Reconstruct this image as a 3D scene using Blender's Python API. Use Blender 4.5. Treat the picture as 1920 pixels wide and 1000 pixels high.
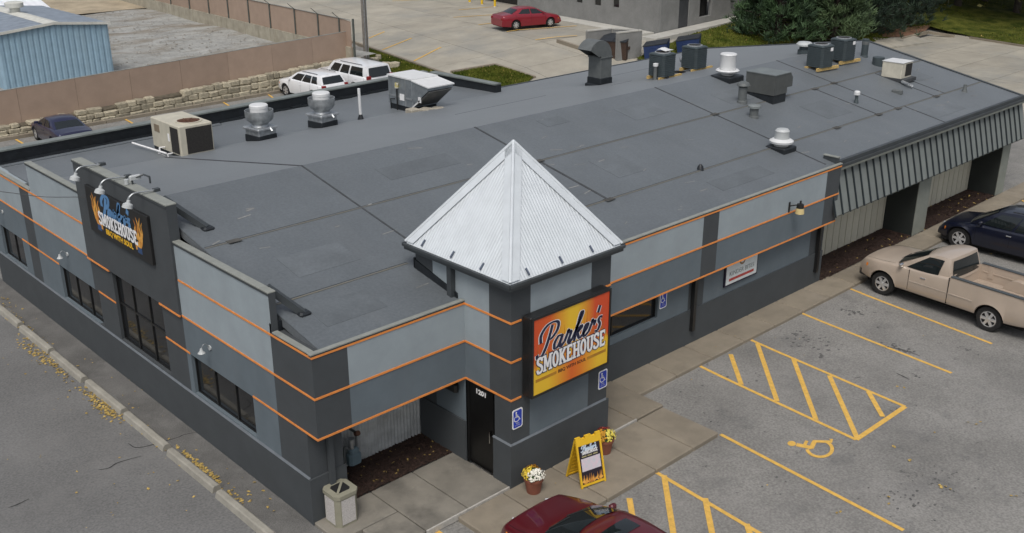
import bpy, math, random
from mathutils import Vector, Matrix
random.seed(7)
R = math.radians
for o in list(bpy.data.objects): bpy.data.objects.remove(o)
SC = bpy.context.scene
COL = SC.collection

# ---------------------------------------------------------------- camera
CAM = Vector((-9.364, -15.91, 12.835)); YAW = R(-43.368); PITCH = R(21.53); FPX = 1930.238
cd = bpy.data.cameras.new('camera'); cam = bpy.data.objects.new('camera', cd); COL.objects.link(cam)
cam.location = CAM; cam.rotation_euler = (math.pi/2 - PITCH, 0, YAW)
cd.sensor_width = 36; cd.lens = FPX/1920*36; cd.clip_start = .1; cd.clip_end = 2000
SC.camera = cam
# ---------------------------------------------------------------- sky, sun, exposure (overcast day)
SUN_EL, SUN_AZ = R(58), R(232)          # azimuth clockwise from +Y
w = bpy.data.worlds.new('World'); SC.world = w; w.use_nodes = True
nt = w.node_tree; nt.nodes.clear()
sky = nt.nodes.new('ShaderNodeTexSky'); sky.sky_type = 'NISHITA'; sky.sun_disc = False
sky.sun_elevation = SUN_EL; sky.sun_rotation = SUN_AZ; sky.air_density = 1.0; sky.dust_density = 4.0; sky.ozone_density = 1.0
hs = nt.nodes.new('ShaderNodeHueSaturation'); hs.inputs['Saturation'].default_value = .47
bg = nt.nodes.new('ShaderNodeBackground'); bg.inputs['Strength'].default_value = .125
ow = nt.nodes.new('ShaderNodeOutputWorld')
nt.links.new(sky.outputs[0], hs.inputs['Color']); nt.links.new(hs.outputs[0], bg.inputs['Color']); nt.links.new(bg.outputs[0], ow.inputs['Surface'])
sl = bpy.data.lights.new('sun', 'SUN'); sl.energy = 1.5; sl.angle = R(24); sl.color = (1, .965, .92)
so = bpy.data.objects.new('sun', sl); COL.objects.link(so)
sd = Vector((math.sin(SUN_AZ)*math.cos(SUN_EL), math.cos(SUN_AZ)*math.cos(SUN_EL), math.sin(SUN_EL)))
so.rotation_euler = sd.to_track_quat('Z', 'Y').to_euler(); so.location = (0, 0, 60)
SC.view_settings.view_transform = 'Standard'; SC.view_settings.look = 'None'
SC.view_settings.exposure = 0.0; SC.view_settings.gamma = 1.0; SC.view_settings.use_curve_mapping = False

# ---------------------------------------------------------------- photo pixel (1920x1000) -> direction -> surface
_f = Vector((-math.sin(YAW)*math.cos(PITCH), math.cos(YAW)*math.cos(PITCH), -math.sin(PITCH)))
_r = Vector((math.cos(YAW), math.sin(YAW), 0)); _u = _r.cross(_f)
def ray(u, v): return _f + _r*((u-960)/FPX) - _u*((v-500)/FPX)
def on_plane(q, A, n):
    d = ray(*q); n = Vector(n); return CAM + d*((Vector(A)-CAM).dot(n)/d.dot(n))
def onz(q, z): return on_plane(q, (0,0,z), (0,0,1))
def onx(q, x): return on_plane(q, (x,0,0), (1,0,0))
def ony(q, y): return on_plane(q, (0,y,0), (0,1,0))
def ss(a, b, t):
    t = min(1, max(0, (t-a)/(b-a))); return t*t*(3-2*t)
def hgt(x, y):                                   # height of the natural ground
    h = -.12 + .11*ss(-1.5, .8, y)
    return h + ss(18, 31, y)*min(1.8, max(.3, .3+.105*(x-26.5)))
def G(u, v):                                     # pixel -> point on the ground
    z = 0
    for i in range(25):
        p = onz((u, v), z); z = .5*z + .5*hgt(p.x, p.y)
    return onz((u, v), z)
YR, ZR = 6.8, 5.41
def roof_z(x, y):
    if y < YR: return ZR - .2*(YR-y)
    z = ZR - .173*(y-YR)
    return max(z, 4.02 - .02*(y-14.8)) if (x < 18.7 and y > 14) else z
def RF(u, v):                                    # pixel -> point on the roof
    z = 4.6
    for i in range(40):
        p = onz((u, v), z); z = .5*z + .5*roof_z(p.x, p.y)
    return onz((u, v), z)

# ---------------------------------------------------------------- materials
def lin(c):
    if isinstance(c, str):
        c = [int(c[i:i+2], 16)/255 for i in (0, 2, 4)]
        return tuple(x/12.92 if x <= .04045 else ((x+.055)/1.055)**2.4 for x in c)
    if isinstance(c, (int, float)): return (c, c, c)
    return tuple(c)
MATS = {}
def mat(name, rgb, rough=.8, metal=0, var=.14, scale=3, bump=0, bscale=80, spec=.5, coat=0, rgb2=None, rnd=0, fine=.0, fscale=120, alpha=1, sheen=0, lo=.35, hi=.65):
    if name in MATS: return MATS[name]
    m = bpy.data.materials.new(name); m.use_nodes = True; MATS[name] = m
    n = m.node_tree.nodes; L = m.node_tree.links.new
    b = n['Principled BSDF']; c = lin(rgb)
    b.inputs['Roughness'].default_value = rough; b.inputs['Metallic'].default_value = metal
    b.inputs['Specular IOR Level'].default_value = spec
    if coat: b.inputs['Coat Weight'].default_value = coat; b.inputs['Coat Roughness'].default_value = .06
    b.inputs['Alpha'].default_value = alpha
    if sheen: b.inputs['Sheen Weight'].default_value = sheen; b.inputs['Sheen Roughness'].default_value = .35
    tc = n.new('ShaderNodeTexCoord')
    no = n.new('ShaderNodeTexNoise'); no.inputs['Scale'].default_value = scale; no.inputs['Detail'].default_value = 6; no.inputs['Roughness'].default_value = .62
    L(tc.outputs['Object'], no.inputs['Vector'])
    rp = n.new('ShaderNodeValToRGB'); L(no.outputs['Fac'], rp.inputs['Fac'])
    c2 = lin(rgb2) if rgb2 is not None else None
    rp.color_ramp.elements[0].position = lo; rp.color_ramp.elements[1].position = hi
    rp.color_ramp.elements[0].color = (*(x*(1-var) for x in c), 1)
    rp.color_ramp.elements[1].color = (*(c2 if c2 else (x*(1+var) for x in c)), 1)
    col = rp.outputs['Color']
    def mul(col, val):
        mx = n.new('ShaderNodeMix'); mx.data_type = 'RGBA'; mx.blend_type = 'MULTIPLY'; mx.inputs[0].default_value = 1
        L(col, mx.inputs[6]); L(val, mx.inputs[7]); return mx.outputs[2]
    def remap(v, a, bb):
        mr = n.new('ShaderNodeMapRange'); mr.inputs['To Min'].default_value = a; mr.inputs['To Max'].default_value = bb; L(v, mr.inputs['Value']); return mr.outputs[0]
    if fine:
        f2 = n.new('ShaderNodeTexNoise'); f2.inputs['Scale'].default_value = fscale; f2.inputs['Detail'].default_value = 3; L(tc.outputs['Object'], f2.inputs['Vector'])
        mr = n.new('ShaderNodeMapRange'); mr.inputs['From Min'].default_value = .3; mr.inputs['From Max'].default_value = .7
        mr.inputs['To Min'].default_value = 1-fine; mr.inputs['To Max'].default_value = 1+fine; L(f2.outputs['Fac'], mr.inputs['Value'])
        col = mul(col, mr.outputs[0])
    if rnd:
        oi = n.new('ShaderNodeObjectInfo'); col = mul(col, remap(oi.outputs['Random'], 1-rnd, 1+rnd))
    L(col, b.inputs['Base Color'])
    if bump:
        n2 = n.new('ShaderNodeTexNoise'); n2.inputs['Scale'].default_value = bscale; n2.inputs['Detail'].default_value = 4
        L(tc.outputs['Object'], n2.inputs['Vector'])
        bp = n.new('ShaderNodeBump'); bp.inputs['Strength'].default_value = bump; bp.inputs['Distance'].default_value = .02
        L(n2.outputs['Fac'], bp.inputs['Height']); L(bp.outputs[0], b.inputs['Normal'])
    return m
def stains(m, amount=.5, scale=.6, lo=.6, hi=.72, tint=(0,0,0), stretch=(1,1,1), seed=0):
    """dark or light patches with their own shape, mixed over a material's colour"""
    n = m.node_tree.nodes; L = m.node_tree.links.new; b = n['Principled BSDF']
    src = b.inputs['Base Color'].links[0].from_socket
    tc = n.new('ShaderNodeTexCoord'); mp = n.new('ShaderNodeMapping'); mp.inputs['Scale'].default_value = stretch; mp.inputs['Location'].default_value = (seed, seed*1.7, 0)
    L(tc.outputs['Object'], mp.inputs['Vector'])
    no = n.new('ShaderNodeTexNoise'); no.inputs['Scale'].default_value = scale; no.inputs['Detail'].default_value = 8; no.inputs['Roughness'].default_value = .66
    L(mp.outputs[0], no.inputs['Vector'])
    mr = n.new('ShaderNodeMapRange'); mr.inputs['From Min'].default_value = lo; mr.inputs['From Max'].default_value = hi; mr.inputs['To Max'].default_value = amount
    L(no.outputs['Fac'], mr.inputs['Value'])
    mx = n.new('ShaderNodeMix'); mx.data_type = 'RGBA'; L(mr.outputs[0], mx.inputs[0]); L(src, mx.inputs[6]); mx.inputs[7].default_value = (*lin(tint), 1)
    L(mx.outputs[2], b.inputs['Base Color']); return m

# ---------------------------------------------------------------- mesh builder
class MB:
    def __init__(s): s.v = []; s.f = []; s.m = []
    def add(s, vs, fs, mi=0):
        k = len(s.v); s.v += [tuple(v) for v in vs]; s.f += [tuple(i+k for i in f) for f in fs]; s.m += [mi]*len(fs); return s
    def box(s, x0, y0, z0, x1, y1, z1, mi=0, M=None):
        vs = [Vector(p) for p in ((x0,y0,z0),(x1,y0,z0),(x1,y1,z0),(x0,y1,z0),(x0,y0,z1),(x1,y0,z1),(x1,y1,z1),(x0,y1,z1))]
        if M: vs = [M @ v for v in vs]
        return s.add(vs, ((3,2,1,0),(4,5,6,7),(0,1,5,4),(1,2,6,5),(2,3,7,6),(3,0,4,7)), mi)
    def cbox(s, x0, y0, z0, x1, y1, z1, c=.02, mi=0, M=None):      # box with chamfered vertical edges and top
        p = [(x0+c,y0),(x1-c,y0),(x1,y0+c),(x1,y1-c),(x1-c,y1),(x0+c,y1),(x0,y1-c),(x0,y0+c)]
        cx, cy = (x0+x1)/2, (y0+y1)/2
        q = [(x+(c if x < cx else -c), y+(c if y < cy else -c)) for x, y in p]
        vs = [Vector((*a, z0)) for a in p] + [Vector((*a, z1-c)) for a in p] + [Vector((*a, z1)) for a in q]
        if M: vs = [M @ v for v in vs]
        fs = [tuple(range(7,-1,-1)), tuple(range(16,24))]
        for k in range(2):
            for i in range(8): j = (i+1) % 8; fs.append((k*8+i, k*8+j, k*8+8+j, k*8+8+i))
        return s.add(vs, fs, mi)
    def prism(s, pts, d, mi=0):                                     # 3-D polygon swept by vector d
        n = len(pts); d = Vector(d); vs = [Vector(p) for p in pts]; vs += [v+d for v in vs]
        fs = [tuple(range(n-1,-1,-1)), tuple(range(n,2*n))] + [(i,(i+1)%n,n+(i+1)%n,n+i) for i in range(n)]
        return s.add(vs, fs, mi)
    def quad(s, *p, mi=0): return s.add(p, (tuple(range(len(p))),), mi)
    def cyl(s, a, b, r, n=12, r2=None, mi=0, caps=True):
        a, b = Vector(a), Vector(b); r2 = r if r2 is None else r2; d = (b-a).normalized()
        u = d.orthogonal().normalized(); w_ = d.cross(u)
        vs = [a+(u*math.cos(2*math.pi*i/n)+w_*math.sin(2*math.pi*i/n))*r for i in range(n)] + [b+(u*math.cos(2*math.pi*i/n)+w_*math.sin(2*math.pi*i/n))*r2 for i in range(n)]
        fs = [(i,(i+1)%n,n+(i+1)%n,n+i) for i in range(n)]
        if caps: fs += [tuple(range(n-1,-1,-1)), tuple(range(n,2*n))]
        return s.add(vs, fs, mi)
    def tube(s, pts, r, n=8, mi=0):
        for i in range(len(pts)-1): s.cyl(pts[i], pts[i+1], r, n, mi=mi)
        return s
    def lathe(s, prof, o=(0,0,0), n=20, mi=0, M=None):              # prof = [(r, z)]
        vs = []; fs = []; o = Vector(o)
        for r, z in prof: vs += [Vector((r*math.cos(2*math.pi*i/n), r*math.sin(2*math.pi*i/n), z)) for i in range(n)]
        vs = [(M @ v if M else v)+o for v in vs]
        for k in range(len(prof)-1):
            for i in range(n): j = (i+1) % n; fs.append((k*n+i, k*n+j, k*n+n+j, k*n+n+i))
        return s.add(vs, fs, mi)
    def grid(s, P, mi=0, closed=False):                             # P[i][j] points
        a, b = len(P), len(P[0]); vs = [p for row in P for p in row]
        return s.add(vs, [(i*b+j, i*b+j+1, (i+1)*b+j+1, (i+1)*b+j) for i in range(a-1) for j in range(b-1)], mi)
    def mesh(s, name, mats, smooth=False):
        me = bpy.data.meshes.new(name); me.from_pydata(s.v, [], s.f)
        for m in (mats if isinstance(mats, (list, tuple)) else [mats]): me.materials.append(m)
        if any(s.m): me.polygons.foreach_set('material_index', s.m)
        if smooth: me.polygons.foreach_set('use_smooth', [True]*len(s.f))
        me.update(); return me
    def build(s, name, mats, parent=None, smooth=False, auto=None, loc=None, rz=0):
        me = s.mesh(name, mats, smooth)
        if smooth and auto:
            me.set_sharp_from_angle(angle=R(auto))
        return put(name, me, parent, loc, rz)
def put(name, me, parent=None, loc=None, rz=0):
    o = bpy.data.objects.new(name, me); COL.objects.link(o)
    if parent: o.parent = parent
    if loc is not None: o.location = loc
    if rz: o.rotation_euler.z = rz
    return o
def tag(o, label=None, cat=None, group=None, kind=None):
    if label: o['label'] = label
    if cat: o['category'] = cat
    if group: o['group'] = group
    if kind: o['kind'] = kind
    return o
def thing(name, label, cat, loc=(0,0,0), rz=0, group=None):
    o = bpy.data.objects.new(name, None); COL.objects.link(o); o.location = loc; o.rotation_euler.z = rz; o.empty_display_size = .2
    return tag(o, label, cat, group)
def copy_tree(o, parent=None):
    c = o.copy(); COL.objects.link(c); c.parent = parent
    for ch in list(o.children): copy_tree(ch, c)
    return c
def text(body, size, M, mi_mat, name, parent, extrude=.003, bold=0, sx=1, align='CENTER'):
    cu = bpy.data.curves.new('lettering', 'FONT'); cu.body = body; cu.size = size; cu.align_x = align; cu.extrude = extrude; cu.offset = bold; cu.resolution_u = 3
    ob = bpy.data.objects.new('lettering', cu); COL.objects.link(ob)
    dg = bpy.context.evaluated_depsgraph_get(); me = bpy.data.meshes.new_from_object(ob.evaluated_get(dg))
    bpy.data.objects.remove(ob); bpy.data.curves.remove(cu)
    me.transform(M @ Matrix.Diagonal((sx,1,1,1))); me.materials.clear(); me.materials.append(mi_mat)
    return put(name, me, parent)
def catmull(p, k=6):
    p = [Vector((*a, 0)) if len(a) == 2 else Vector(a) for a in p]; q = [p[0]*2-p[1]] + p + [p[-1]*2-p[-2]]; out = []
    for i in range(1, len(q)-2):
        for j in range(k):
            t = j/k; a, b, c, d = q[i-1:i+3]
            out.append(.5*((2*b)+(c-a)*t+(2*a-5*b+4*c-d)*t*t+(3*b-a-3*c+d)*t**3))
    return out + [p[-1]]
def ribbon(mb, pts, wf, z=0, mi=0):                                 # flat stroke in the xy plane
    rows = []
    for i, p in enumerate(pts):
        t = (pts[min(i+1, len(pts)-1)]-pts[max(i-1, 0)]); t = t.normalized() if t.length else Vector((1,0,0))
        wv = wf(i/(len(pts)-1), t) if callable(wf) else wf
        nrm = Vector((-t.y, t.x, 0))*wv/2; rows.append([Vector((p.x, p.y, z))+nrm, Vector((p.x, p.y, z))-nrm])
    mb.grid(rows, mi)
def disc(mb, c, r, z=0, n=20, mi=0): mb.quad(*[(c[0]+r*math.cos(2*math.pi*i/n), c[1]+r*math.sin(2*math.pi*i/n), z) for i in range(n)], mi=mi)
# ================================================================ SETTING
asphalt = mat('asphalt', (.208,.202,.188), .9, var=.16, scale=.35, bump=.5, bscale=60, fine=.24, fscale=19)
stains(asphalt, .55, .8, .54, .72, .10, seed=3); stains(asphalt, .85, 2.6, .66, .72, .045, stretch=(.8,1,1), seed=41); stains(asphalt, .45, .22, .52, .75, (.29,.28,.265), seed=9); stains(asphalt, .8, 7, .69, .73, .05, stretch=(1,1.6,1), seed=5); stains(asphalt, .5, 2.2, .60, .75, .10, stretch=(1,.5,1), seed=14); stains(asphalt, .5, 40, .64, .7, (.34,.33,.31), seed=31)
concrete = mat('concrete', (.23,.198,.15), .85, var=.12, scale=1.2, bump=.15, bscale=90, rnd=.09, fine=.06, fscale=70)
stains(concrete, .5, 1.1, .54, .75, (.13,.11,.085), seed=2); stains(concrete, .4, .7, .55, .75, (.28,.25,.21), seed=7)
porchcon = mat('porch_concrete', (.20,.185,.155), .85, var=.15, scale=1.2, bump=.15, bscale=90, rnd=.06, fine=.06, fscale=70); stains(porchcon, .7, .8, .5, .68, (.085,.08,.07), seed=5)  # stained, damp slabs; some shade is also put into this darker colour
lotcon = mat('old_concrete', (.33,.305,.25), .9, var=.12, scale=.5, bump=.1, rnd=.07, fine=.05, fscale=20)
stains(lotcon, .6, .25, .48, .68, (.22,.225,.21), seed=4); stains(lotcon, .5, .8, .6, .75, (.17,.16,.14), stretch=(1,.4,1), seed=17)
paint_y = mat('yellow_paint', (.66,.40,.085), .8, var=.12, scale=8, fine=.1, fscale=60); stains(paint_y, .55, 9, .6, .72, (.2,.19,.17), seed=6)
mulchm = mat('mulch', (.035,.018,.012), .95, var=.5, scale=30, bump=.8, bscale=60)
dirt = mat('dirt', (.36,.30,.21), .95, var=.2, scale=.6, fine=.1, fscale=9)
gravel = mat('gravel', (.30,.30,.28), .95, var=.18, scale=1.1, bump=.5, bscale=14, fine=.16, fscale=7); stains(gravel, .8, .3, .5, .66, (.17,.135,.09), stretch=(.6,1.6,1), seed=8); stains(gravel, .7, .5, .55, .7, (.40,.40,.385), stretch=(.6,1.2,1), seed=28); stains(gravel, .5, 3, .62, .70, (.12,.1,.07), stretch=(.5,1.6,1), seed=12)
grassm = mat('grass_soil', (.055,.08,.014), .95, var=.45, scale=.8, rgb2=(.11,.115,.024), fine=.3, fscale=12, spec=.05)
bladem = mat('grass_blade', (.065,.105,.014), .8, var=.3, scale=.7, rgb2=(.13,.14,.026), spec=.05)
leafm = mat('fallen_leaf', (.30,.20,.055), .8, var=.45, scale=25, rgb2=(.60,.43,.13))

xs = [-500,-250,-120,-60] + [-40+1.5*i for i in range(101)] + [125,160,250,500]
ys = [-500,-250,-120,-60] + [-40+1.0*i for i in range(91)] + [55,65,80,110,160,250,500]
_p0 = Vector(G(805,131)[:2]); _ed = (Vector(G(690,91)[:2])-_p0).normalized(); _en = Vector((_ed.y,-_ed.x))
def gz(x, y):                                    # the asphalt dips under the concrete slabs
    d = Vector((x,y))-_p0; i, j = d.dot(_en), d.dot(_ed)
    under = (1.2 < i < 38 and -11.5 < j < 50 and y > 22.5) or (38.5 < x < 74 and 5 < y < 23)
    return hgt(x,y)-(.22 if under else 0)
g = MB(); g.grid([[(x,y,gz(x,y)) for y in ys] for x in xs])
g.f = [f[::-1] for f in g.f]
ground = tag(g.build('ground', asphalt, smooth=True), 'grey asphalt parking lot and lanes round the restaurant', kind='structure')

NL = [0]
def line(p, q, wd, name='parking_line', m=None, lift=.006, parent=None):
    NL[0] += 1; lift += .0004*(NL[0] % 31)
    p, q = Vector(p), Vector(q); t = (q-p); t.z = 0; L_ = t.length; t /= L_; nrm = Vector((-t.y,t.x,0))*wd/2; k = max(1, int(L_/.8)); mb = MB(); rows = []
    for i in range(k+1):
        c = p + t*(L_*i/k); rows.append([Vector((e.x,e.y,hgt(e.x,e.y)+lift)) for e in (c-nrm, c+nrm)])
    mb.grid(rows); return mb.build(name, m or paint_y, parent or ground)
WL = .105
for a, b in [((1592,541),(1860,645)),((1504,588),(1784,700)),((1408,638),(1697,763)),((1310,686),(1605,825)),((1351,815),(1694,995)),((1230,886),(1430,1004)),((1690,468),(1700,472))][:6]:
    line(G(*a), G(*b), WL)
a_, b_ = G(1351,815), G(1694,995)
for a, b in [((1697,763),(1605,825)),((1370,665),(1390,722)),((1420,645),(1457,753)),((1487,672),(1530,788)),((1555,705),(1607,822)),((1628,735),(1655,782)),((1245,892),(1264,1010)),((1322,935),(1337,1010)),((1400,983),(1412,1020)),((1180,935),(1187,975)),((808,990),(850,1020))]:
    line(G(*a), G(*b), .13)
line(G(1812,490), G(1935,530), WL); line(G(1905,372), G(1960,395), WL)
for a, b in [((30,263),(52,276)),((233,224),(262,240)),((415,191),(450,212)),((502,178),(530,197))]: line(G(*a), G(*b), .11, lift=.03)
crackm = mat('crack', .035, .95, var=.2)
for pts in [[(240,832),(262,840),(330,822),(345,816),(375,810)],[(185,882),(205,878),(222,868),(265,856)],[(15,953),(32,947),(55,936)],[(1655,650),(1690,656),(1725,668)],[(1680,700),(1705,712)]]:
    P = [G(*p) for p in pts]; mb = MB(); ribbon(mb, catmull([(p.x,p.y) for p in P], 5), lambda t, d: .012+.03*math.sin(math.pi*t)*random.uniform(.4,1.2))
    mb.v = [(x, y, hgt(x, y)+.009) for x, y, z in mb.v]; mb.build('crack', crackm, ground)

def symbol(mb, z=0):                              # wheelchair pictogram about 1 x 1.2, head up (+y)
    disc(mb, (-.06,1.08), .115, z)
    ribbon(mb, [Vector(p+(0,)) for p in ((-.06,.95),(-.03,.52))], .15, z+.0010)
    ribbon(mb, [Vector(p+(0,)) for p in ((-.02,.74),(.22,.74))], .09, z+.0020)
    ribbon(mb, [Vector(p+(0,)) for p in ((-.06,.54),(.28,.54))], .13, z+.0030)
    ribbon(mb, [Vector(p+(0,)) for p in ((.26,.58),(.44,.12),(.56,.16))], .11, z+.0040)
    ribbon(mb, [Vector((.02+.37*math.cos(R(a)), .33+.33*math.sin(R(a)), 0)) for a in range(118, 345, 9)], .1, z+.0050)
mb = MB(); symbol(mb); c0 = G(1478,830); c1 = G(1558,850); ax = Vector((c1.x-c0.x, c1.y-c0.y)); LL = ax.length
up = -ax.normalized(); rt = Vector((up.y, -up.x))
mb.v = [(c1.x+(up*(y*LL/1.18)+rt*(x*1.05+.05)).x, c1.y+(up*(y*LL/1.18)+rt*(x*1.05+.05)).y, hgt(c1.x, c1.y)+.006+z) for x, y, z in mb.v]
mb.build('wheelchair_symbol', paint_y, ground)

# ---- sidewalk of separate slabs
walk = thing('sidewalk', 'tan concrete sidewalk of jointed slabs along the restaurant front', 'sidewalk'); del walk['category']; walk['kind'] = 'structure'
def slab(x0, y0, x1, y1, z=0, name='slab', zb=-.35, m=None, parent=None, gap=.012):
    mb = MB(); mb.cbox(x0+gap, y0+gap, zb, x1-gap, y1-gap, z, .018); return mb.build(name, m or concrete, parent or walk)
cx = [2.3,3.6,5.1,6.75,8.1,9.12]
for a, b in zip(cx, cx[1:]): slab(a, -3.62, b, -1.88)
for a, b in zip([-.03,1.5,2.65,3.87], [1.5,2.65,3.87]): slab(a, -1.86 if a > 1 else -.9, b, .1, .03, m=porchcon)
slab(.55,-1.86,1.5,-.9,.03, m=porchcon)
for a, b in zip([6.95,8.1], [8.1,9.2]): slab(a, -1.86, b, -.06, .02)
x = 9.2
while x < 36: slab(x, -1.07, x+1.55, -.06 if x < 19 else -.12, 0); x += 1.55
whitec = mat('edge_highlight', (.40,.385,.35), .85, var=.15, scale=9)  # bright highlight on the raised slab lip, put into the colour
for x0, x1 in ((1.5,3.86),(6.96,8.12)): mb = MB(); mb.box(x0,-1.885,-.1,x1,-1.845,.034); mb.build('slab_edge', whitec, walk)
# ---- mulch beds
def chips(name, x0, y0, x1, y1, z, n, m, s=.05, lab=None):
    mb = MB(); 
    mb.grid([[(x0+(x1-x0)*i/12, y0+(y1-y0)*j/5, z+random.uniform(0,.02)) for j in range(6)] for i in range(13)]); mb.f = [f[::-1] for f in mb.f]
    for i in range(n):
        c = Vector((random.uniform(x0,x1), random.uniform(y0,y1), z+.015)); a = random.uniform(0,6.3); d = Vector((math.cos(a),math.sin(a),random.uniform(-.3,.5)))*s*random.uniform(.5,1.3); e = Vector((-d.y,d.x,random.uniform(-.01,.02)))*.4
        mb.quad(c-d-e, c+d-e, c+d+e, c-d+e, mi=1 if random.random() < .02 else 0)
    return tag(mb.build(name, [m, leafm]), lab, kind='stuff')
chips('mulch_bed', .86, .1, 3.86, 1.24, .03, 2600, mulchm, lab='dark brown mulch bed under the porch canopy')
chips('mulch_bed', 19.5, -.12, 33.0, 1.04, -.01, 5200, mulchm, .06, lab='long brown mulch bed under the ribbed mansard')

# ---- yard behind the stone wall, far dirt
mb = MB(); mb.grid([[(x, y, 1.38+.05*math.sin(x*.9+y*.5)+random.uniform(-.02,.02)) for y in [37.75]+[38.5+1.1*i for i in range(30)]] for x in [-20+1.5*i for i in range(34)]]); mb.f = [f[::-1] for f in mb.f]
tag(mb.build('gravel_yard', gravel, smooth=True), 'pale rutted gravel yard behind the brown fence', kind='structure')
mb = MB(); mb.quad((-60,68.5,1.45),(28.9,68.5,1.45),(32,140,2.0),(-60,140,2.0)); tag(mb.build('dirt_ground', dirt), 'tan dirt ground beyond the gravel yard', kind='structure')
rk = mat('yard_stone', (.34,.33,.30), .95, var=.2, rgb2=(.22,.20,.17)); mb = MB()
for i in range(700):
    c = Vector((random.uniform(15,27), random.uniform(38,68), 1.42)); s = random.uniform(.02,.11)
    P = [c+Vector((s*math.cos(a)*random.uniform(.7,1.2), s*math.sin(a)*random.uniform(.7,1.2), 0)) for a in (0,1.3,2.5,3.8,5)]
    mb.add(P+[c+Vector((0,0,s*.6))], [(k,(k+1)%5,5) for k in range(5)])
tag(mb.build('yard_stones', rk), 'loose stones strewn over the gravel yard', kind='stuff')

# ---- concrete lot up behind, concrete drive to the right
lot = thing('concrete_lot', 'worn tan concrete parking lot with yellow lines behind the restaurant', 'lot'); del lot['category']; lot['kind'] = 'structure'
ang = R(-14); ca, sa = math.cos(ang), math.sin(ang)
def tl(p, lift): return (p[0], p[1], hgt(p[0], p[1])+lift)
P0 = G(805,131); P1 = G(690,91)
ed = Vector((P1.x-P0.x, P1.y-P0.y)).normalized(); en = Vector((ed.y, -ed.x))
def lp(i, j): return Vector((P0.x, P0.y)) + ed*(j*4.3-12.9) + en*(i*4.3+.02)
for i in range(0, 9):
    for j in range(0, 15):
        q = [lp(i+a, j+b) for a, b in ((.004,.004),(.996,.004),(.996,.996),(.004,.996))]
        cxx = lp(i+.5, j+.5)
        if cxx.y < 21: continue
        mb = MB(); top = [Vector(tl(p, .035)) for p in q]; mb.prism([v-Vector((0,0,.25)) for v in top], (0,0,.25)); mb.build('slab', lotcon, lot)
for a, b in [((692,73),(721,61)),((717,95),(772,73)),((776,116),(827,90)),((860,20),(925,14)),((850,34),(927,29)),((897,48),(929,44)),((950,61),(1081,50)),((1004,76),(1082,68)),((735,3),(860,-2))]:
    line(G(*a), G(*b), .13, lift=.045, parent=lot)
drive = thing('concrete_drive', 'tan concrete drive beyond the right end of the roof', 'drive'); del drive['category']; drive['kind'] = 'structure'
for i in range(9):
    for j in range(6):
        x0, y0 = 36.2+4.2*i, 3.4+3.4*j
        if x0 > 71.5: continue
        mb = MB(); mb.box(x0+.02, y0+.02, -.25, x0+4.18, y0+3.38, .02); mb.build('slab', lotcon, drive)
def curb(pts, name='curb', wd=.16, h=.15, m=None, parent=None, step=3.0):
    m = m or concrete
    for a, b in zip(pts, pts[1:]):
        a, b = Vector(a), Vector(b); n = max(1, int((b-a).length/step))
        for i in range(n):
            p, q = a.lerp(b, i/n), a.lerp(b, (i+1)/n); t = (q-p); t.z = 0; L_ = t.length; t.normalize(); nn = Vector((-t.y,t.x,0))*wd/2; p = p+t*.01; q = q-t*.01
            mb = MB(); mb.prism([Vector((e.x,e.y,hgt(e.x,e.y)-.05)) for e in (p-nn,q-nn,q+nn,p+nn)], (0,0,h+.05)); mb.build(name, m, parent or ground)
curb([P0-Vector((*ed,0))*8, P0, P1, P1+Vector((*ed,0))*4], h=.16)
curb([G(845,138), G(928,124)], h=.16); curb([G(928,124), G(1003,148)], h=.16)
curb([G(1690,75), G(1740,62), G(1790,70)], h=.16); curb([G(1818,73), G(1925,90)], h=.16)
curb([G(1045,79), G(1099,97)], h=.2)

# ---- grass
import bmesh
from mathutils.geometry import tessellate_polygon
def inside(p, poly):
    r = False
    for i in range(len(poly)):
        a, b = poly[i], poly[i-1]
        if (a[1] > p[1]) != (b[1] > p[1]) and p[0] < (b[0]-a[0])*(p[1]-a[1])/(b[1]-a[1])+a[0]: r = not r
    return r
def grass(poly, lift, n, s, label, cuts=5):
    bm = bmesh.new(); f = bm.faces.new([bm.verts.new((p[0],p[1],0)) for p in poly]); bmesh.ops.triangulate(bm, faces=[f]); bmesh.ops.subdivide_edges(bm, edges=bm.edges[:], cuts=cuts, use_grid_fill=True)
    for v in bm.verts: v.co.z = hgt(v.co.x, v.co.y)+lift
    bmesh.ops.recalc_face_normals(bm, faces=bm.faces[:])
    if sum(f.normal.z for f in bm.faces) < 0: bmesh.ops.reverse_faces(bm, faces=bm.faces[:])
    me = bpy.data.meshes.new('lawn'); bm.to_mesh(me); bm.free(); me.materials.append(grassm)
    lw = tag(put('lawn', me), label, kind='structure')
    mb = MB(); x0, x1 = min(p[0] for p in poly), max(p[0] for p in poly); y0, y1 = min(p[1] for p in poly), max(p[1] for p in poly); k = 0
    while k < n:
        p = (random.uniform(x0,x1), random.uniform(y0,y1))
        if not inside(p, poly): continue
        k += 1; z = hgt(*p)+lift; a = random.uniform(0,6.3); d = Vector((math.cos(a),math.sin(a),0))*s*.35; e = Vector((random.uniform(-.5,.5)*s,random.uniform(-.5,.5)*s,s*random.uniform(.6,1.2))); c = Vector((*p,z))
        mb.add([c-d,c+d,c+e],[(0,1,2)], 1 if random.random() < .02 else 0)
    tag(mb.build('grass', [bladem, leafm]), 'short green grass blades', kind='stuff')
    return lw
pw = lambda *q: [(G(*a).x, G(*a).y) for a in q]
grass(pw((691,92),(803,131),(835,141),(800,152),(735,142),(716,128),(690,118)), .06, 6000, .09, 'narrow lawn strip beside the utility pole')
grass(pw((847,140),(928,126),(1000,148),(970,175),(900,172)), .1, 6000, .09, 'small lawn triangle behind the low roof parapet')
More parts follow.
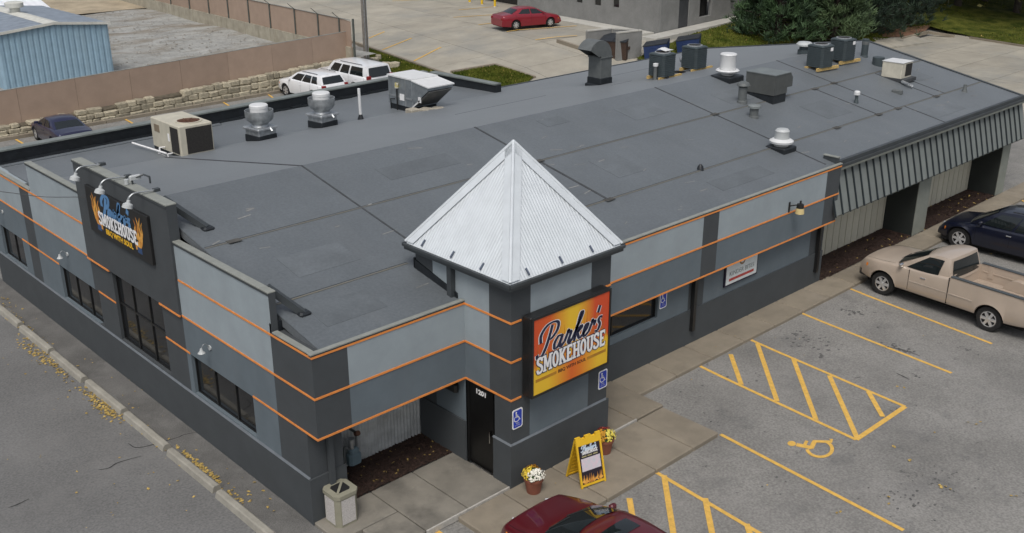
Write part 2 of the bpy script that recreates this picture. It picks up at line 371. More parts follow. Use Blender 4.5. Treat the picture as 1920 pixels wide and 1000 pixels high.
sw = [G(1205,88), G(1290,64), G(1440,24), G(1470,16)]
grass([(p.x+.1,p.y-.3) for p in sw[1:]]+[(78,30),(76,22),(62,21.5),(50,22),(40,22.5),(41,26)], .08, 16000, .11, 'lawn between the grey building and the roof')
grass([(72.3,22.6),(72.6,19.5),(71.0,13),(69,4),(110,0),(110,60),(80,44)], .1, 22000, .12, 'shaded lawn beyond the concrete drive with yellow leaves')
dk = mat('needle_litter', (.16,.085,.05), .95, var=.4, scale=3)
mb = MB(); q = pw((1655,73),(1700,72),(1735,61),(1745,50),(1650,58)); mb.quad(*[(x,y,hgt(x,y)+.12) for x,y in q]); tag(mb.build('needle_litter_bed', dk), 'rusty brown needle litter under the pines', kind='structure')

# ---- fallen leaves by the wheel stops
mb = MB()
def leaf(x, y, s=.035, z=None):
    z = hgt(x,y)+.012 if z is None else z; a = random.uniform(0,6.3); c = Vector((x,y,z+random.uniform(0,.02))); d = Vector((math.cos(a),math.sin(a),random.uniform(-.3,.3)))*s; e = Vector((-d.y,d.x,random.uniform(-.3,.3)*s))*.7
    mb.quad(c-d, c-e, c+d, c+e)
for (u,v), n, sx, sy in [((62,660),70,.1,.6),((68,640),40,.1,.4),((90,670),40,.1,.5),((105,690),50,.07,.6),((170,745),40,.08,.3),((195,762),110,.1,.5),((205,772),80,.08,.3),((370,870),70,.03,.5),((395,890),40,.03,.3),((435,930),25,.06,.3),((8,570),30,.2,.6),((30,600),30,.1,.5),((270,805),25,.08,.8),((300,835),14,.05,.5),((120,720),14,.3,.8),((345,905),10,.3,.6),((250,720),10,.4,1.5),((480,930),14,.2,.5)]:
    c = G(u,v)
    for i in range(n): leaf(c.x+random.gauss(0,sx), c.y+random.gauss(0,sy), random.uniform(.025,.055))
for i in range(70): leaf(random.uniform(-4,-.2), random.uniform(-2,17), random.uniform(.015,.04))
for u, v, n in ((1770,915,6),(1833,797,2),(1672,938,2),(1568,958,2),(1705,866,2),(1675,842,2),(1755,810,1),(1835,795,1),(1900,930,2),(1690,727,2),(1245,868,2)):
    c = G(u,v)
    for i in range(n): leaf(c.x+random.gauss(0,.07), c.y+random.gauss(0,.07), .045)
for i in range(30): leaf(random.uniform(4,34), random.uniform(-12,-1.3), random.uniform(.015,.03))
for i in range(26): leaf(random.uniform(1,34), random.uniform(-3,-.3), .025, .04)
tag(mb.build('fallen_leaves', leafm), 'yellow brown fallen leaves on the asphalt', kind='stuff')

# grimy strip between the wheel stops and the wall
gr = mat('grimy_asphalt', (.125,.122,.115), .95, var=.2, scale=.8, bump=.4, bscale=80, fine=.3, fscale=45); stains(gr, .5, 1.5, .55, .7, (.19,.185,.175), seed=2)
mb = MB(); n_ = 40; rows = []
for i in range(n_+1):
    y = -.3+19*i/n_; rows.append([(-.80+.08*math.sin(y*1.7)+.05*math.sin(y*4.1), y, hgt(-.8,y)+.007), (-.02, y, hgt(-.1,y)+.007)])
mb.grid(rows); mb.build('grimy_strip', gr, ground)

lane = mat('side_lane_asphalt', (.15,.149,.145), .9, var=.14, scale=.3, bump=.5, bscale=90, fine=.22, fscale=19); stains(lane, .4, .7, .55, .74, .08, seed=4); stains(lane, .45, .2, .5, .7, (.23,.225,.215), seed=19); stains(lane, .5, 40, .64, .7, (.27,.265,.25), seed=33)
mb = MB(); mb.grid([[(x, y, hgt(x,y)+.003) for y in [-14+.25*i for i in range(70)]+[4+1.5*i for i in range(24)]] for x in (-40,-20,-8,-4,-2,-1,-.03)]); mb.f = [f[::-1] for f in mb.f]
tag(mb.build('side_lane', lane), 'darker asphalt lane along the left wall', kind='structure')

oil = mat('oil_stain', (.10,.098,.094), .85, var=.35, scale=14, fine=.3, fscale=30)
for (u, v), n, sx, sy, rr in [((1590,585),26,.12,.25,.05),((1605,575),30,.3,.4,.025),((1500,635),46,.3,.35,.045),((1545,645),18,.25,.2,.05),((1540,668),6,.05,.05,.05),((1690,655),34,.10,.28,.05),((1807,655),12,.05,.18,.04),((1720,705),8,.04,.12,.035),((1330,700),14,.25,.2,.035),((1420,715),10,.2,.2,.03),((1270,745),20,.5,.4,.03),((1700,940),40,.35,.5,.03),((1760,905),30,.3,.4,.025),((1300,790),14,.4,.3,.025),((1445,905),8,.3,.3,.03),((1840,830),30,.8,.9,.02),((205,905),8,.5,.5,.03)]:
    c = G(u, v); mb = MB()
    for i in range(n):
        x, y = c.x+random.gauss(0,sx), c.y+random.gauss(0,sy); r_ = rr*random.uniform(.25,1.1); k_ = random.uniform(.5,1.8)
        mb.quad(*[(x+r_*k_*math.cos(a)*random.uniform(.7,1.3), y+r_*math.sin(a)*random.uniform(.7,1.3), hgt(x,y)+.0045+.0001*i) for a in (0,.8,1.6,2.4,3.2,4,4.8,5.5)])
    tag(mb.build('oil_stain', oil, ground), kind='stuff')
# ================================================================ RESTAURANT BUILDING
Z0, Z1, Z2, Z3 = 1.057, 2.15, 3.056, 3.953
XT, YT, XTR, YTB, XE = 3.87, -1.87, 6.94, 1.25, 19.46
c_light = mat('wall_light', (.292,.338,.362), .85, var=.05, scale=1.5, bump=.12, bscale=150, fine=.03); c_mid = mat('wall_mid', (.118,.147,.167), .85, var=.06, scale=1.5, bump=.12, bscale=150, fine=.03)
c_dark = mat('wall_charcoal', (.054,.061,.066), .8, var=.07, scale=1.5, bump=.12, bscale=150, fine=.04)
for m_ in (c_light, c_mid): stains(m_, .18, .9, .5, .8, .16, stretch=(1,1,.25), seed=11)
orange = mat('orange_stripe', (.74,.26,.06), .6, var=.08, scale=5); capm = mat('cap_metal', (.25,.26,.235), .55, var=.1, scale=4)
darkcap = mat('dark_trim', (.045,.052,.056), .5, var=.15); blackm = mat('black_metal', .014, .4, var=.2); framem = mat('window_frame', .012, .35, var=.1)
glass = mat('dark_glass', (.012,.013,.014), .05, var=.1, spec=.6)
roofm = mat('roof_membrane', (.108,.122,.132), .5, var=.07, scale=.5, bump=.12, bscale=22, fine=.11, fscale=16, spec=.5, sheen=.35)
stains(roofm, .22, .9, .5, .75, (.17,.18,.185), stretch=(1.6,.3,1), seed=1); stains(roofm, .5, 5, .70, .74, (.2,.19,.16), seed=15); stains(roofm, .2, .7, .55, .75, (.075,.08,.085), stretch=(.4,1.5,1), seed=21)
seam_t = mat('seam_dusty', (.25,.235,.185), .9, var=.35, scale=3, rgb2=(.15,.15,.14)); seam_d = mat('seam_dark', (.052,.056,.06), .8, var=.25)
flash = mat('black_flashing', (.012,.015,.018), .45, var=.3, scale=4, bump=.2, bscale=12)
B = thing('restaurant_building', 'long low grey restaurant with orange stripes, dark flat-pitched roof and white pyramid tower', 'building')

def wallgrid(name, A, Zs, colf, holes, f3, parent=B):           # cells between cuts; f3(a0,z0,a1,z1) -> box corners
    mb = MB()
    for a0, a1 in zip(A, A[1:]):
        for z0, z1 in zip(Zs, Zs[1:]):
            a, z = (a0+a1)/2, (z0+z1)/2
            if any(h[0] < a < h[1] and h[2] < z < h[3] for h in holes): continue
            mb.box(*f3(a0, z0, a1, z1), mi=colf(a, z))
    return mb.build(name, [c_light, c_mid, c_dark], parent)
cuts = lambda *v: sorted(set(v))
# left wall
W1 = [(2.1,4.9,1.12,2.13,3,1),(6.15,8.95,1.12,3.03,3,2),(10.05,12.75,1.12,2.13,3,1),(15.66,17.6,1.12,2.13,2,1)]
def lc(y, z):
    if z < Z0 or y < 1.1 or 5.1 < y < 10.3 or 14.35 < y < 15.1: return 2
    return 1 if z < Z2 else 0
YB = 18.3
wallgrid('wall', cuts(0,1.1,5.1,10.3,14.35,15.1,YB,*[v for h in W1 for v in h[:2]]), cuts(-.4,Z0,1.12,2.13,Z2,3.03,3.98), lc, W1, lambda a,z,b,c: (0,a,z,.3,b,c))
mb = MB(); mb.box(0,-.4,Z1,.3,0,3.98,2); mb.build('wall', [c_light,c_mid,c_dark], B)
mb = MB(); mb.box(-.045,.0,-.4,0,YB,Z0); mb.build('base_course', c_dark, B)
ledge = mat('ledge_edge', (.12,.135,.15), .7, var=.1)
mb = MB(); mb.prism([(-.045,0,Z0),(0,0,Z0+.03),(0,0,Z0)], (0,YB,0)); mb.build('ledge', ledge, B)
def par(y0, y1, top, m, x0=0, th=.15, name='parapet'):
    mb = MB(); mb.box(x0, y0, 3.985, x0+th, y1, top); p = mb.build(name, m, B)
    mb = MB(); mb.cbox(x0-.015, y0-.02, top, x0+th+.015, y1+.02, top+.03, .008); mb.build('cap', capm, p)
    mb = MB(); mb.box(x0-.018, y0-.022, top-.05, x0-.001, y1+.022, top-.001); mb.build('cap_edge', darkcap, p)
    mb = MB(); mb.box(x0+.0, y0-.016, 3.99, x0+th, y0-.001, top-.001); mb.build('end_trim', c_dark, p); return p
par(1.04, 5.1, 4.86, c_light); par(10.32, 14.15, 4.84, c_light)
sp = par(5.1, 10.3, 5.72, c_dark, -.06, .24, 'sign_panel')
mb = MB(); mb.box(-.06, 5.1, 3.07, -.002, 10.3, 3.984); mb.build('panel_skirt', c_dark, B)
for y0, y1 in ((-.305,1.0),(14.2,YB)):
    mb = MB(); mb.cbox(-.02,y0,4.012,.12,y1,4.045,.01); mb.build('cap', capm, B)
mb = MB(); mb.box(0, 1.04, 3.985, .262, 1.1, 4.2); mb.build('flashing', flash, B)
def stripe(x0,y0,x1,y1,z,h=.044):
    mb = MB(); mb.box(x0,y0,z-h/2,x1,y1,z+h/2); return mb.build('stripe', orange, B)
e = .014
for z, spans in ((Z3,((-.388,5.06),(10.34,YB))),(Z2,((-.388,6.13),(8.97,YB))),(Z1,((-.388,2.08),(4.92,6.13),(8.97,10.03),(12.77,15.64),(17.62,YB)))):
    for a, b in spans:
        x0 = -e-(.065 if z == Z2 and 5 < a else 0)
        if z == Z2 and a < 0: stripe(-e,a,.01,5.09,z); stripe(-e-.062,5.09,-.04,6.13,z+.0); continue
        if z == Z2: stripe(-e-.062,8.97,-.04,10.31,z); stripe(-e,10.31,.01,b,z); continue
        stripe(-e,a,.01,b,z)
# windows of the left wall
inner = mat('dim_interior', (.05,.045,.04), .9, var=.5, scale=1.5)
def window(f3, a0, a1, z0, z1, nc, nr, t=.05, parent=B, split=None):
    """f3(a, z, depth) -> world point; depth grows inwards"""
    def bar(mb, a, b, c, d, d0, d1):
        P = [f3(x, z, dd) for dd in (d0, d1) for x, z in ((a,c),(b,c),(b,d),(a,d))]; mb.add(P, ((3,2,1,0),(4,5,6,7),(0,1,5,4),(1,2,6,5),(2,3,7,6),(3,0,4,7)))
    mb = MB(); A = [a0+(a1-a0)*i/nc for i in range(nc+1)]; Z = [z0, split, z1] if split else [z0, z1]
    for x in A: bar(mb, max(a0,x-t/2), min(a1,x+t/2), z0, z1, .08, .15)
    for z in Z: bar(mb, a0, a1, max(z0,z-t/2), min(z1,z+t/2), .083, .147)
    wn = mb.build('window', framem, parent)
    for x, y in zip(A, A[1:]):
        for z, q in zip(Z, Z[1:]): mb = MB(); bar(mb, x+t/2, y-t/2, z+t/2, q-t/2, .11, .125); mb.build('pane', glass, wn)
    mb = MB(); bar(mb, a0-.05, a1+.05, z0-.05, z1+.05, .9, .95); mb.build('interior', inner, wn)
    return wn
for y0, y1, z0, z1, nc, nr in W1: window(lambda a, z, d: (d, a, z), y0, y1, z0, z1, nc, nr, split=2.15 if nr == 2 else None)
# porch canopy fascia, main fascia, lower front wall
def fc(x, z): return 2 if x < .82 else (1 if z < Z2 else 0)
wallgrid('fascia', cuts(.3,.82,XT), cuts(Z1,Z2,3.98), fc, [], lambda a,z,b,c: (a,-.4,z,b,-.1,c))
def ff(x, z): return 2 if (12.4 < x < 13.1 or x > 18.66 or z < Z0) else (1 if z < Z2 else 0)
wallgrid('fascia', cuts(XTR,12.4,13.1,18.66,XE), cuts(Z1,Z2,3.98), ff, [], lambda a,z,b,c: (a,-.39,z,b,-.06,c))
FW = (7.5,11.05,1.27,2.1)
wallgrid('wall', cuts(XTR,7.5,11.05,12.4,13.1,18.66,XE), cuts(-.4,Z0,1.27,2.1,Z1), ff, [FW], lambda a,z,b,c: (a,-.05,z,b,.25,c))
mb = MB(); mb.box(XTR,-.09,-.4,XE,-.05,Z0); mb.build('base_course', c_dark, B)
window(lambda a, z, d: (a, -.05+d, z), *FW, 2, 1)
mb = MB(); mb.box(XE-.25,.25,-.2,XE,1.05,Z1); mb.build('wall_return', c_dark, B)
for x0, x1, y in ((-.014,XT,-.4),(XTR,XE+.01,-.39)):
    for z in (Z1,Z2,Z3): stripe(x0, y-e, x1, y+.01, z)
    mb = MB(); mb.cbox(x0-.02, y-.02, 4.012, x1+(0 if x1 == XT else .03), y+.09, 4.045, .01); mb.build('cap', capm, B); mb = MB(); mb.box(x0-.012, y-.013, 3.982, x1, y+.06, 4.011); mb.build('cap_edge', darkcap, B)
mb = MB(); mb.box(XE-.08, -.28, 3.985, XE+.03, .22, 4.2); p_ = mb.build('parapet_end', darkcap, B); mb = MB(); mb.box(XE-.1,-.3,4.2,XE+.05,.24,4.225); mb.build('cap', capm, p_)
soff = mat('soffit', (.10,.115,.13), .85)
mb = MB(); mb.box(.3,-.1,Z1-.02,XT,1.3,Z1+.05); mb.build('soffit', soff, B)
mb = MB(); mb.box(.301,0,-.35,.81,.3,Z1-.021,2).box(.55,.301,-.35,.81,1.2,Z1-.022,2); mb.build('pillar', [c_light,c_mid,c_dark], B)
mb = MB(); mb.box(-.046,-.045,-.35,.85,0,Z0); mb.build('base_course', c_dark, B)
mb = MB(); mb.box(.40,-.13,.02,.52,-.046,Z1-.03); mb.build('downspout', c_dark, B)
corr = mat('corrugated_metal', (.46,.48,.48), .4, metal=.2, var=.2, scale=3, bump=.05); mb = MB()
def corrug(mb, a0, a1, z0, z1, f3, pitch=.095, amp=.03):
    n = int((a1-a0)/pitch*4); mb.grid([[f3(a0+(a1-a0)*i/n, z, amp*math.sin(i*math.pi/2)) for z in (z0, z1)] for i in range(n+1)])
corrug(mb, .81, XT, -.1, Z1-.03, lambda a, z, d: (a, 1.25-d, z)); mb.build('corrugated_wall', corr, B, smooth=True)
# tower
def tl_(y, z): return 2 if (y < -1.2 or y > .65 or z < Z0) else (1 if z < Z2 else 0)
def tf(x, z): return 2 if (x < 4.43 or x > 6.3 or z < Z0) else (1 if z < Z2 else 0)
DR = (-1.31,-.44,-.5,2.11)
TZ = cuts(-.4,Z0,2.11,Z1,Z2,4.86)
wallgrid('tower_wall', cuts(YT,DR[0],-1.2,DR[1],.65,YTB), TZ, tl_, [DR], lambda a,z,b,c: (XT,a,z,XT+.2,b,c))
wallgrid('tower_wall', cuts(XT+.2,4.43,6.3,XTR), TZ, tf, [], lambda a,z,b,c: (a,YT,z,b,YT+.2,c))
mb = MB(); mb.box(XTR-.2,YT+.2,-.4,XTR,YTB,4.86,2).box(XT+.2,YTB-.2,3.8,XTR-.2,YTB,4.86,2); mb.build('tower_wall', [c_light,c_mid,c_dark], B)
mb = MB(); mb.box(XT-.045,YT-.045,-.35,XTR+.045,YT,Z0).box(XT-.045,YT,-.35,XT,DR[0]-.03,Z0).box(XT-.045,DR[1]+.03,-.35,XT,YTB-.02,Z0); mb.build('base_course', c_dark, B)
mb = MB(); mb.prism([(XT-.045,YT-.045,Z0),(XT,YT,Z0+.03),(XT,YT,Z0)], (XTR-XT,0,0)); mb.prism([(XT-.045,YT-.045,Z0),(XT,YT-.045,Z0+.03),(XT,YT-.045,Z0)], (0,.6,0)); mb.build('ledge', ledge, B)
for z in (Z1,Z2,Z3):
    stripe(XT-e, YT-e, XT+.01, -.39 if z < Z3 else -.2, z); stripe(XT+.01, YT-e, 4.16, YT+.01, z); stripe(6.6, YT-e, XTR+e, YT+.01, z)
mb = MB(); mb.prism([(XT-.035,-.2,3.9),(XT-.035,YTB+.03,3.9),(XT-.035,YTB+.03,4.52),(XT-.035,-.2,4.13)], (.033,0,0)).box(XT-.035,YTB+.002,3.97,XTR,YTB+.035,4.55); mb.build('flashing', flash, B)
mb = MB(); mb.box(XT-.13,-.12,4.02,XT-.003,.02,4.86); mb.build('downspout', darkcap, B)
# door
mb = MB(); mb.box(XT+.05,DR[0],.03,XT+.1,DR[1],2.1); door = mb.build('door', mat('black_door', .006, .35, var=.1), B)
mb = MB(); mb.box(XT+.0,DR[0]-.04,.0,XT+.05,DR[0]+.01,2.13).box(XT,DR[1]-.01,0,XT+.05,DR[1]+.04,2.13); mb.build('door_frame', framem, door)
chrome = mat('chrome', .75, .15, metal=1, var=.05); whitep = mat('white_print', .8, .6, var=.03)
mb = MB(); mb.box(XT-.03,-1.24,1.02,XT+.05,-1.2,1.14).box(XT-.05,-1.24,.85,XT-.03,-1.215,1.14); mb.build('handle', chrome, door)
text('1201', .16, Matrix(((0,0,-1,XT+.043),(-1,0,0,-.86),(0,1,0,1.87),(0,0,0,1))), whitep, 'number', door, bold=.006, sx=1.15)
# pyramid roof
CX, CY, HW, ZE, ZA = 5.405, -.32, 1.69, 4.90, 7.2
whitemet = mat('white_metal_roof', (.61,.65,.675), .42, metal=.1, var=.05, scale=3, spec=.6)
for k in range(4):
    mb = MB(); n = 176; rows = []
    for i in range(n+1):
        s = -1+2*i/n; h = .0065*(1 if i % 4 in (1,2) else 0); t = 1-abs(s)
        def P(s, t, h):
            d = HW*(1-t); p = Vector((s*HW, -d, ZE+(ZA-ZE)*t)); nn = Vector((0,-(ZA-ZE),HW)).normalized(); return p+nn*h
        rows.append([Matrix.Rotation(k*math.pi/2, 4, 'Z') @ P(s, tt, h)+Vector((CX,CY,0)) for tt in (0, t*.5, t)])
    mb.grid(rows); mb.build('roof_sheet', whitemet, B)
    a = Matrix.Rotation(k*math.pi/2, 4, 'Z'); c = Vector((CX,CY,0))
    mb = MB()
    for sgn in (-1, 1):
        # folded cap: one wing on each neighbouring face
        w_ = .2; q = [Vector((-HW-.01,-HW-.01,ZE+.055)), Vector((0,0,ZA+.055))]
        off = Vector((w_*1.3,0,0)) if sgn > 0 else Vector((0,w_*1.3,0))
        top = q[1]; wing = [q[0], q[0]+off, Vector((off.x*.18, off.y*.18, ZA+.035)), top] if True else None
        wing = [p + (Vector((0,0,0))) for p in wing]; wing[2] = Vector((off.x*.12-.02*(sgn<0), off.y*.12-.02*(sgn>0), ZA-.02))
        # true edge runs parallel to the hip
        wing[1] = q[0]+off; wing[2] = q[1]+off*.06
        par_edge = wing[1] + (q[1]-q[0])*.93
        wing = [wing[0], wing[1], par_edge, top]
        if sgn < 0: wing = wing[::-1]
        mb.quad(*[a @ p + c for p in wing])
    mb.cyl(a @ Vector((-HW-.01,-HW-.01,ZE+.05))+c, a @ Vector((0,0,ZA+.05))+c, .035, 8)
    mb.build('hip_cap', whitemet, B)
    for tt in (-.68,-.1,.46):
        mb = MB(); b0 = Vector((tt*HW,-HW+.03,ZE+.06)); mb.prism([b0+Vector((-.015,-.02,0)), b0+Vector((.015,-.02,0)), b0+Vector((.015,.09,.113)), b0+Vector((-.015,.09,.113))], (0,-.02,.03))
        mb.v = [tuple(a @ Vector(v)+c) for v in mb.v]; mb.build('snow_guard', mat('slate_clip', (.09,.11,.15), .6), B)
    mb = MB(); mb.box(-HW-.03,-HW-.05,ZE-.13,HW+.03,-HW+.03,ZE-.02).box(-HW-.05,-HW-.09,ZE-.05,HW+.05,-HW-.02,ZE+.012).box(-HW+.03,-HW+.03,ZE-.1,HW-.03,-HW+.35,ZE-.06)
    mb.v = [tuple(a @ Vector(v)+c) for v in mb.v]; mb.build('gutter', darkcap, B)
# main roof
def rsheet(P, name='roof'):
    mb = MB(); n = 14; rows = []
    for i in range(n+1):
        t = i/n; rows.append([Vector(P[0]).lerp(Vector(P[1]), t).lerp(Vector(P[3]).lerp(Vector(P[2]), t), j/6) for j in range(7)])
    mb.grid(rows); 
    k = len(mb.v); mb.prism([Vector(p)-Vector((0,0,.2)) for p in P], (0,0,.18)); return mb.build(name, roofm, B)
rz = roof_z
near_ = rsheet([(.262,-.35,rz(0,-.35)),(XE,-.35,rz(0,-.35)),(19.3,YR,ZR),(.262,YR,ZR)])
near2 = rsheet([(XE,-.18,rz(0,-.18)),(33.75,-.18,rz(0,-.18)),(33.6,YR,ZR),(19.3,YR,ZR)])
far1 = rsheet([(.262,YR,ZR),(18.7,YR,ZR),(18.7,14.8,rz(0,14.8)),(.262,14.8,rz(0,14.8))])
flat1 = rsheet([(.262,14.8,rz(0,14.8)),(18.7,14.8,rz(0,14.8)),(18.7,19.0,3.93),(.262,18.0,3.95)])
far2 = rsheet([(18.7,YR,ZR),(33.6,YR,ZR),(34.75,16.35,rz(25,16.35)),(18.7,16.35,rz(25,16.35))])
def seam(p, q, wd, m, parent, h=.012):
    p, q = Vector(p), Vector(q); t = (q-p).normalized(); nn = Vector((0,0,1)).cross(t).normalized()*wd/2; mb = MB(); mb.prism([p-nn, q-nn, q+nn, p+nn], (0,0,h)); return mb.build('seam', m, parent)
zn = lambda y: rz(30, y)
for y, x0, x1 in ((4.16,.3,XE),(4.16,XE,33.6),(1.5,.3,3.83),(1.5,6.98,XE),(1.5,XE,33.6)):
    par_ = near_ if x0 < 19 else near2
    seam((x0,y,zn(y)),(x1,y,zn(y)),.045,seam_t,par_,.008); seam((x0,y+.045,zn(y+.045)),(x1,y+.045,zn(y+.045)),.018,seam_d,par_,.005)
for x, y0, y1, wd in ((4.5,1.9,YR,.05),(10.55,4.25,YR,.07),(10.65,1.5,4.16,.08),(19.0,-.1,YR,.06),(26.6,4.2,YR,.05),(25.15,1.5,4.15,.05),(26.58,1.5,4.15,.045),(29.6,1.5,4.1,.045),(30.4,1.5,3.4,.04),(27.1,-.15,1.5,.045)):
    seam((x,y0,zn(y0)),(x,y1,zn(y1)),wd,seam_d,near_ if x < 19.1 else near2,.01)
patchm = mat('seam_patch', (.07,.068,.062), .9, var=.3)
for x, y in ((10.62,4.16),(10.66,1.5),(19.0,4.2),(25.15,4.15),(25.15,1.5),(26.58,1.5),(29.6,1.5),(26.6,4.2),(22.3,1.5),(1.0,4.16)):
    seam((x-.16,y,zn(y)+.01),(x+.16,y,zn(y)+.01),.22,patchm,near_ if x < 19.1 else near2,.008)
seam((4.45,YR,ZR),(4.45,14.8,rz(0,14.8)),.07,seam_d,far1,.012)
wear = mat('membrane_wear', (.085,.093,.1), .6, var=.2)
for y, x0, x1 in ((9.7,20,21.3),(10.6,13,17.5),(12.6,22,27)): seam((x0,y,rz(30,y)),(x1,y+.1,rz(30,y+.1)),.04,wear,far2 if x0 > 18 else far1,.003)
silv = mat('silver_strip', (.42,.42,.41), .6, var=.2)
seam(onz((560,261),4.03), onz((700,229),4.03), .09, silv, flat1, .02); seam(onz((632,252),4.04), onz((655,236),4.03), .08, silv, flat1, .015); seam(onz((690,233),4.03),onz((760,228),4.03),.06,silv,flat1,.01)
mb = MB(); mb.tube([onz((312,288),4.15),onz((248,268),4.12)], .03, 6); mb.build('drain_pipe', whitep, flat1)
# edges of the roof
mb = MB(); P = [(33.75,-.2,zn(-.2)),(33.62,YR,ZR),(34.78,16.4,rz(30,16.4))]
for a, b in zip(P, P[1:]): mb.prism([Vector(a)+Vector((-.04,0,-.16)), Vector(a)+Vector((.1,0,-.16)), Vector(b)+Vector((.1,0,-.16)), Vector(b)+Vector((-.04,0,-.16))], (0,0,.2))
mb.build('rake_trim', darkcap, B)
mb = MB(); mb.box(18.7,16.35,3.5,34.8,16.45,3.78); mb.build('rear_trim', darkcap, B)
mb = MB(); mb.box(XE+.04,-.32,3.84,33.85,-.17,3.93).box(XE+.04,-.24,3.93,33.85,-.12,4.05); mb.build('edge_trim', darkcap, B)
mb = MB(); mb.box(XE+.04,-.34,3.78,33.86,-.2,3.838); mb.build('edge_trim', mat('trim_olive', (.15,.16,.14), .6), B)
beige = mat('beige_siding', (.53,.51,.415), .8, var=.06, scale=2, rnd=.05)
mb = MB(); mb.prism([(33.45,1.0,-.3),(33.45,1.0,3.9),(33.45,YR,ZR-.25),(33.45,16.3,3.5),(33.45,16.3,-.3)], (.15,0,0)); mb.build('wall', beige, B)
mb = MB(); mb.box(18.7,16.1,-.3,33.44,16.3,3.45).box(.3,18.05,-.3,18.7,18.25,3.7).box(18.5,16.3,-.3,18.7,18.04,3.7); mb.build('wall', c_dark, B)
# rear parapet of the low wing
greencap = mat('green_grey_cap', (.17,.19,.18), .5, var=.2, scale=2)
def ppar(a, b, z0, z1, th=.3, cap=.42):
    a, b = Vector(a), Vector(b); t = (b-a).normalized(); nn = Vector((-t.y,t.x,0)); mb = MB(); mb.prism([a,b,b+nn*th,a+nn*th], (0,0,0)); mb = MB()
    mb.prism([Vector((p.x,p.y,z0)) for p in (a,b,b+nn*th,a+nn*th)], (0,0,z1-z0)); p_ = mb.build('rear_parapet', flash, B)
    o = (cap-th)/2; mb = MB(); q = [a-nn*o-t*o, b-nn*o+t*o, b+nn*(th+o)+t*o, a+nn*(th+o)-t*o]; mb.prism([Vector((p.x,p.y,z1)) for p in q], (0,0,.05)); mb.build('cap', greencap, p_)
ppar((-2,17.8,0),(18.4,18.85,0),3.6,4.33, .26, .38); ppar((18.75,14.75,0),(18.45,18.75,0),3.6,4.33, th=-.26, cap=-.38)
mb = MB(); 
for k in range(40):                              # lumpy tar-sealed foot of the parapet
    x = .3+k*.46; y = 17.75+(x+2)*.0515-.16-random.uniform(0,.08); mb.prism([(x,y,3.92),(x+.5,y-random.uniform(-.04,.04),3.92),(x+.5,y+.3,3.92),(x,y+.3,3.92)], (0,0,.05+random.uniform(0,.03)))
mb.build('tar_fillet', flash, B)
mb = MB()
for k in range(14): x = .3+k*.55; y = 17.35+x*.05; mb.prism([(x,y,3.94),(x+.58,y+.03,3.94),(x+.58,y+.2,3.96),(x,y+.17,3.96)], (0,0,.045))
mb.build('membrane_fold', roofm, B)
# mansard over the right wing
mgreen = mat('mansard_panel', (.20,.22,.21), .5, var=.08, scale=2, rnd=.06, metal=.2); mrib = mat('mansard_rib', (.018,.026,.03), .5, var=.2)
MT, MBt = Vector((0,-.13,3.8)), Vector((0,-.52,2.36)); nP = 33; wP = (33.9-19.2)/nP; nv = Vector((0,-(3.8-2.36),-.39)).normalized()
pm = MB(); pm.prism([(.006,MT.y,MT.z),(wP-.006,MT.y,MT.z),(wP-.006,MBt.y,MBt.z),(.006,MBt.y,MBt.z)], (0,.03,.0)); pme = pm.mesh('mansard_panel', mgreen)
rm = MB(); q0, q1 = MT+nv*.05, MBt+nv*.05; rm.prism([(-.022,MT.y,MT.z),(.022,MT.y,MT.z),(.022,MBt.y,MBt.z),(-.022,MBt.y,MBt.z)], nv*.055); rme = rm.mesh('seam_rib', mrib)
mb = MB(); mb.prism([(XE+.03,-.09,3.78),(33.8,-.09,3.78),(33.8,-.48,2.37),(XE+.03,-.48,2.37)], (0,.02,0)); mans = mb.build('mansard', mrib, B)
mb = MB(); mb.box(XE+.02,-.49,2.31,33.84,1.04,2.35); bot = mb.build('soffit', mat('mansard_soffit', (.10,.105,.09), .8), mans)
for k in range(nP):
    put('mansard_panel', pme, mans, (19.2+k*wP, 0, 0)); put('seam_rib', rme, mans, (19.2+k*wP, 0, 0))
mb = MB(); mb.prism([(33.93,-.1,3.8),(33.93,-.13,3.8),(33.93,-.52,2.36),(33.93,1.0,2.36),(33.93,1.0,3.8)], (-.03,0,0)); mb.build('mansard_end', mgreen, mans)
bd = MB(); bd.box(.02,1.05,-.2,.42,1.1,2.3).box(0,1.1,-.2,.44,1.12,2.3); bme = bd.mesh('siding_board', beige)
for k in range(32): put('siding_board', bme, B, (XE+.02+k*.44, 0, 0))
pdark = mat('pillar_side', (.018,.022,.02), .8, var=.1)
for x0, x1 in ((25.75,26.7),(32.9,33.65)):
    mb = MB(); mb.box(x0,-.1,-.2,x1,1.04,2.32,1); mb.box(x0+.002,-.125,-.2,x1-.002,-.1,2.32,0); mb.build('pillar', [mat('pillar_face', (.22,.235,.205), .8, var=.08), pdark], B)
for x in (12.55,19.06):
    mb = MB(); mb.box(x-.06,-.2,.42,x+.06,-.092,Z1-.01); mb.build('downspout', blackm, B)
# parapet braces on the roof
def brace(p, q, s=.06):
    p, q = Vector(p), Vector(q); mb = MB(); t = (q-p).normalized(); u = t.cross(Vector((0,0,1))).normalized()*s; v_ = u.cross(t).normalized()*s
    mb.prism([p-u-v_, p+u-v_, p+u+v_, p-u+v_], q-p); b_ = mb.build('brace', darkcap, B)
    mb = MB(); mb.cbox(q.x-.14,q.y-.14,q.z-.06,q.x+.14,q.y+.14,q.z+.05,.04); mb.build('brace_foot', flash, b_)
brace((.2,5.8,5.68), RF(388,428), .07); brace((.16,1.35,4.86), RF(568,587), .07); brace((.3,9.9,5.6), (1.1,9.6,rz(0,9.6)))

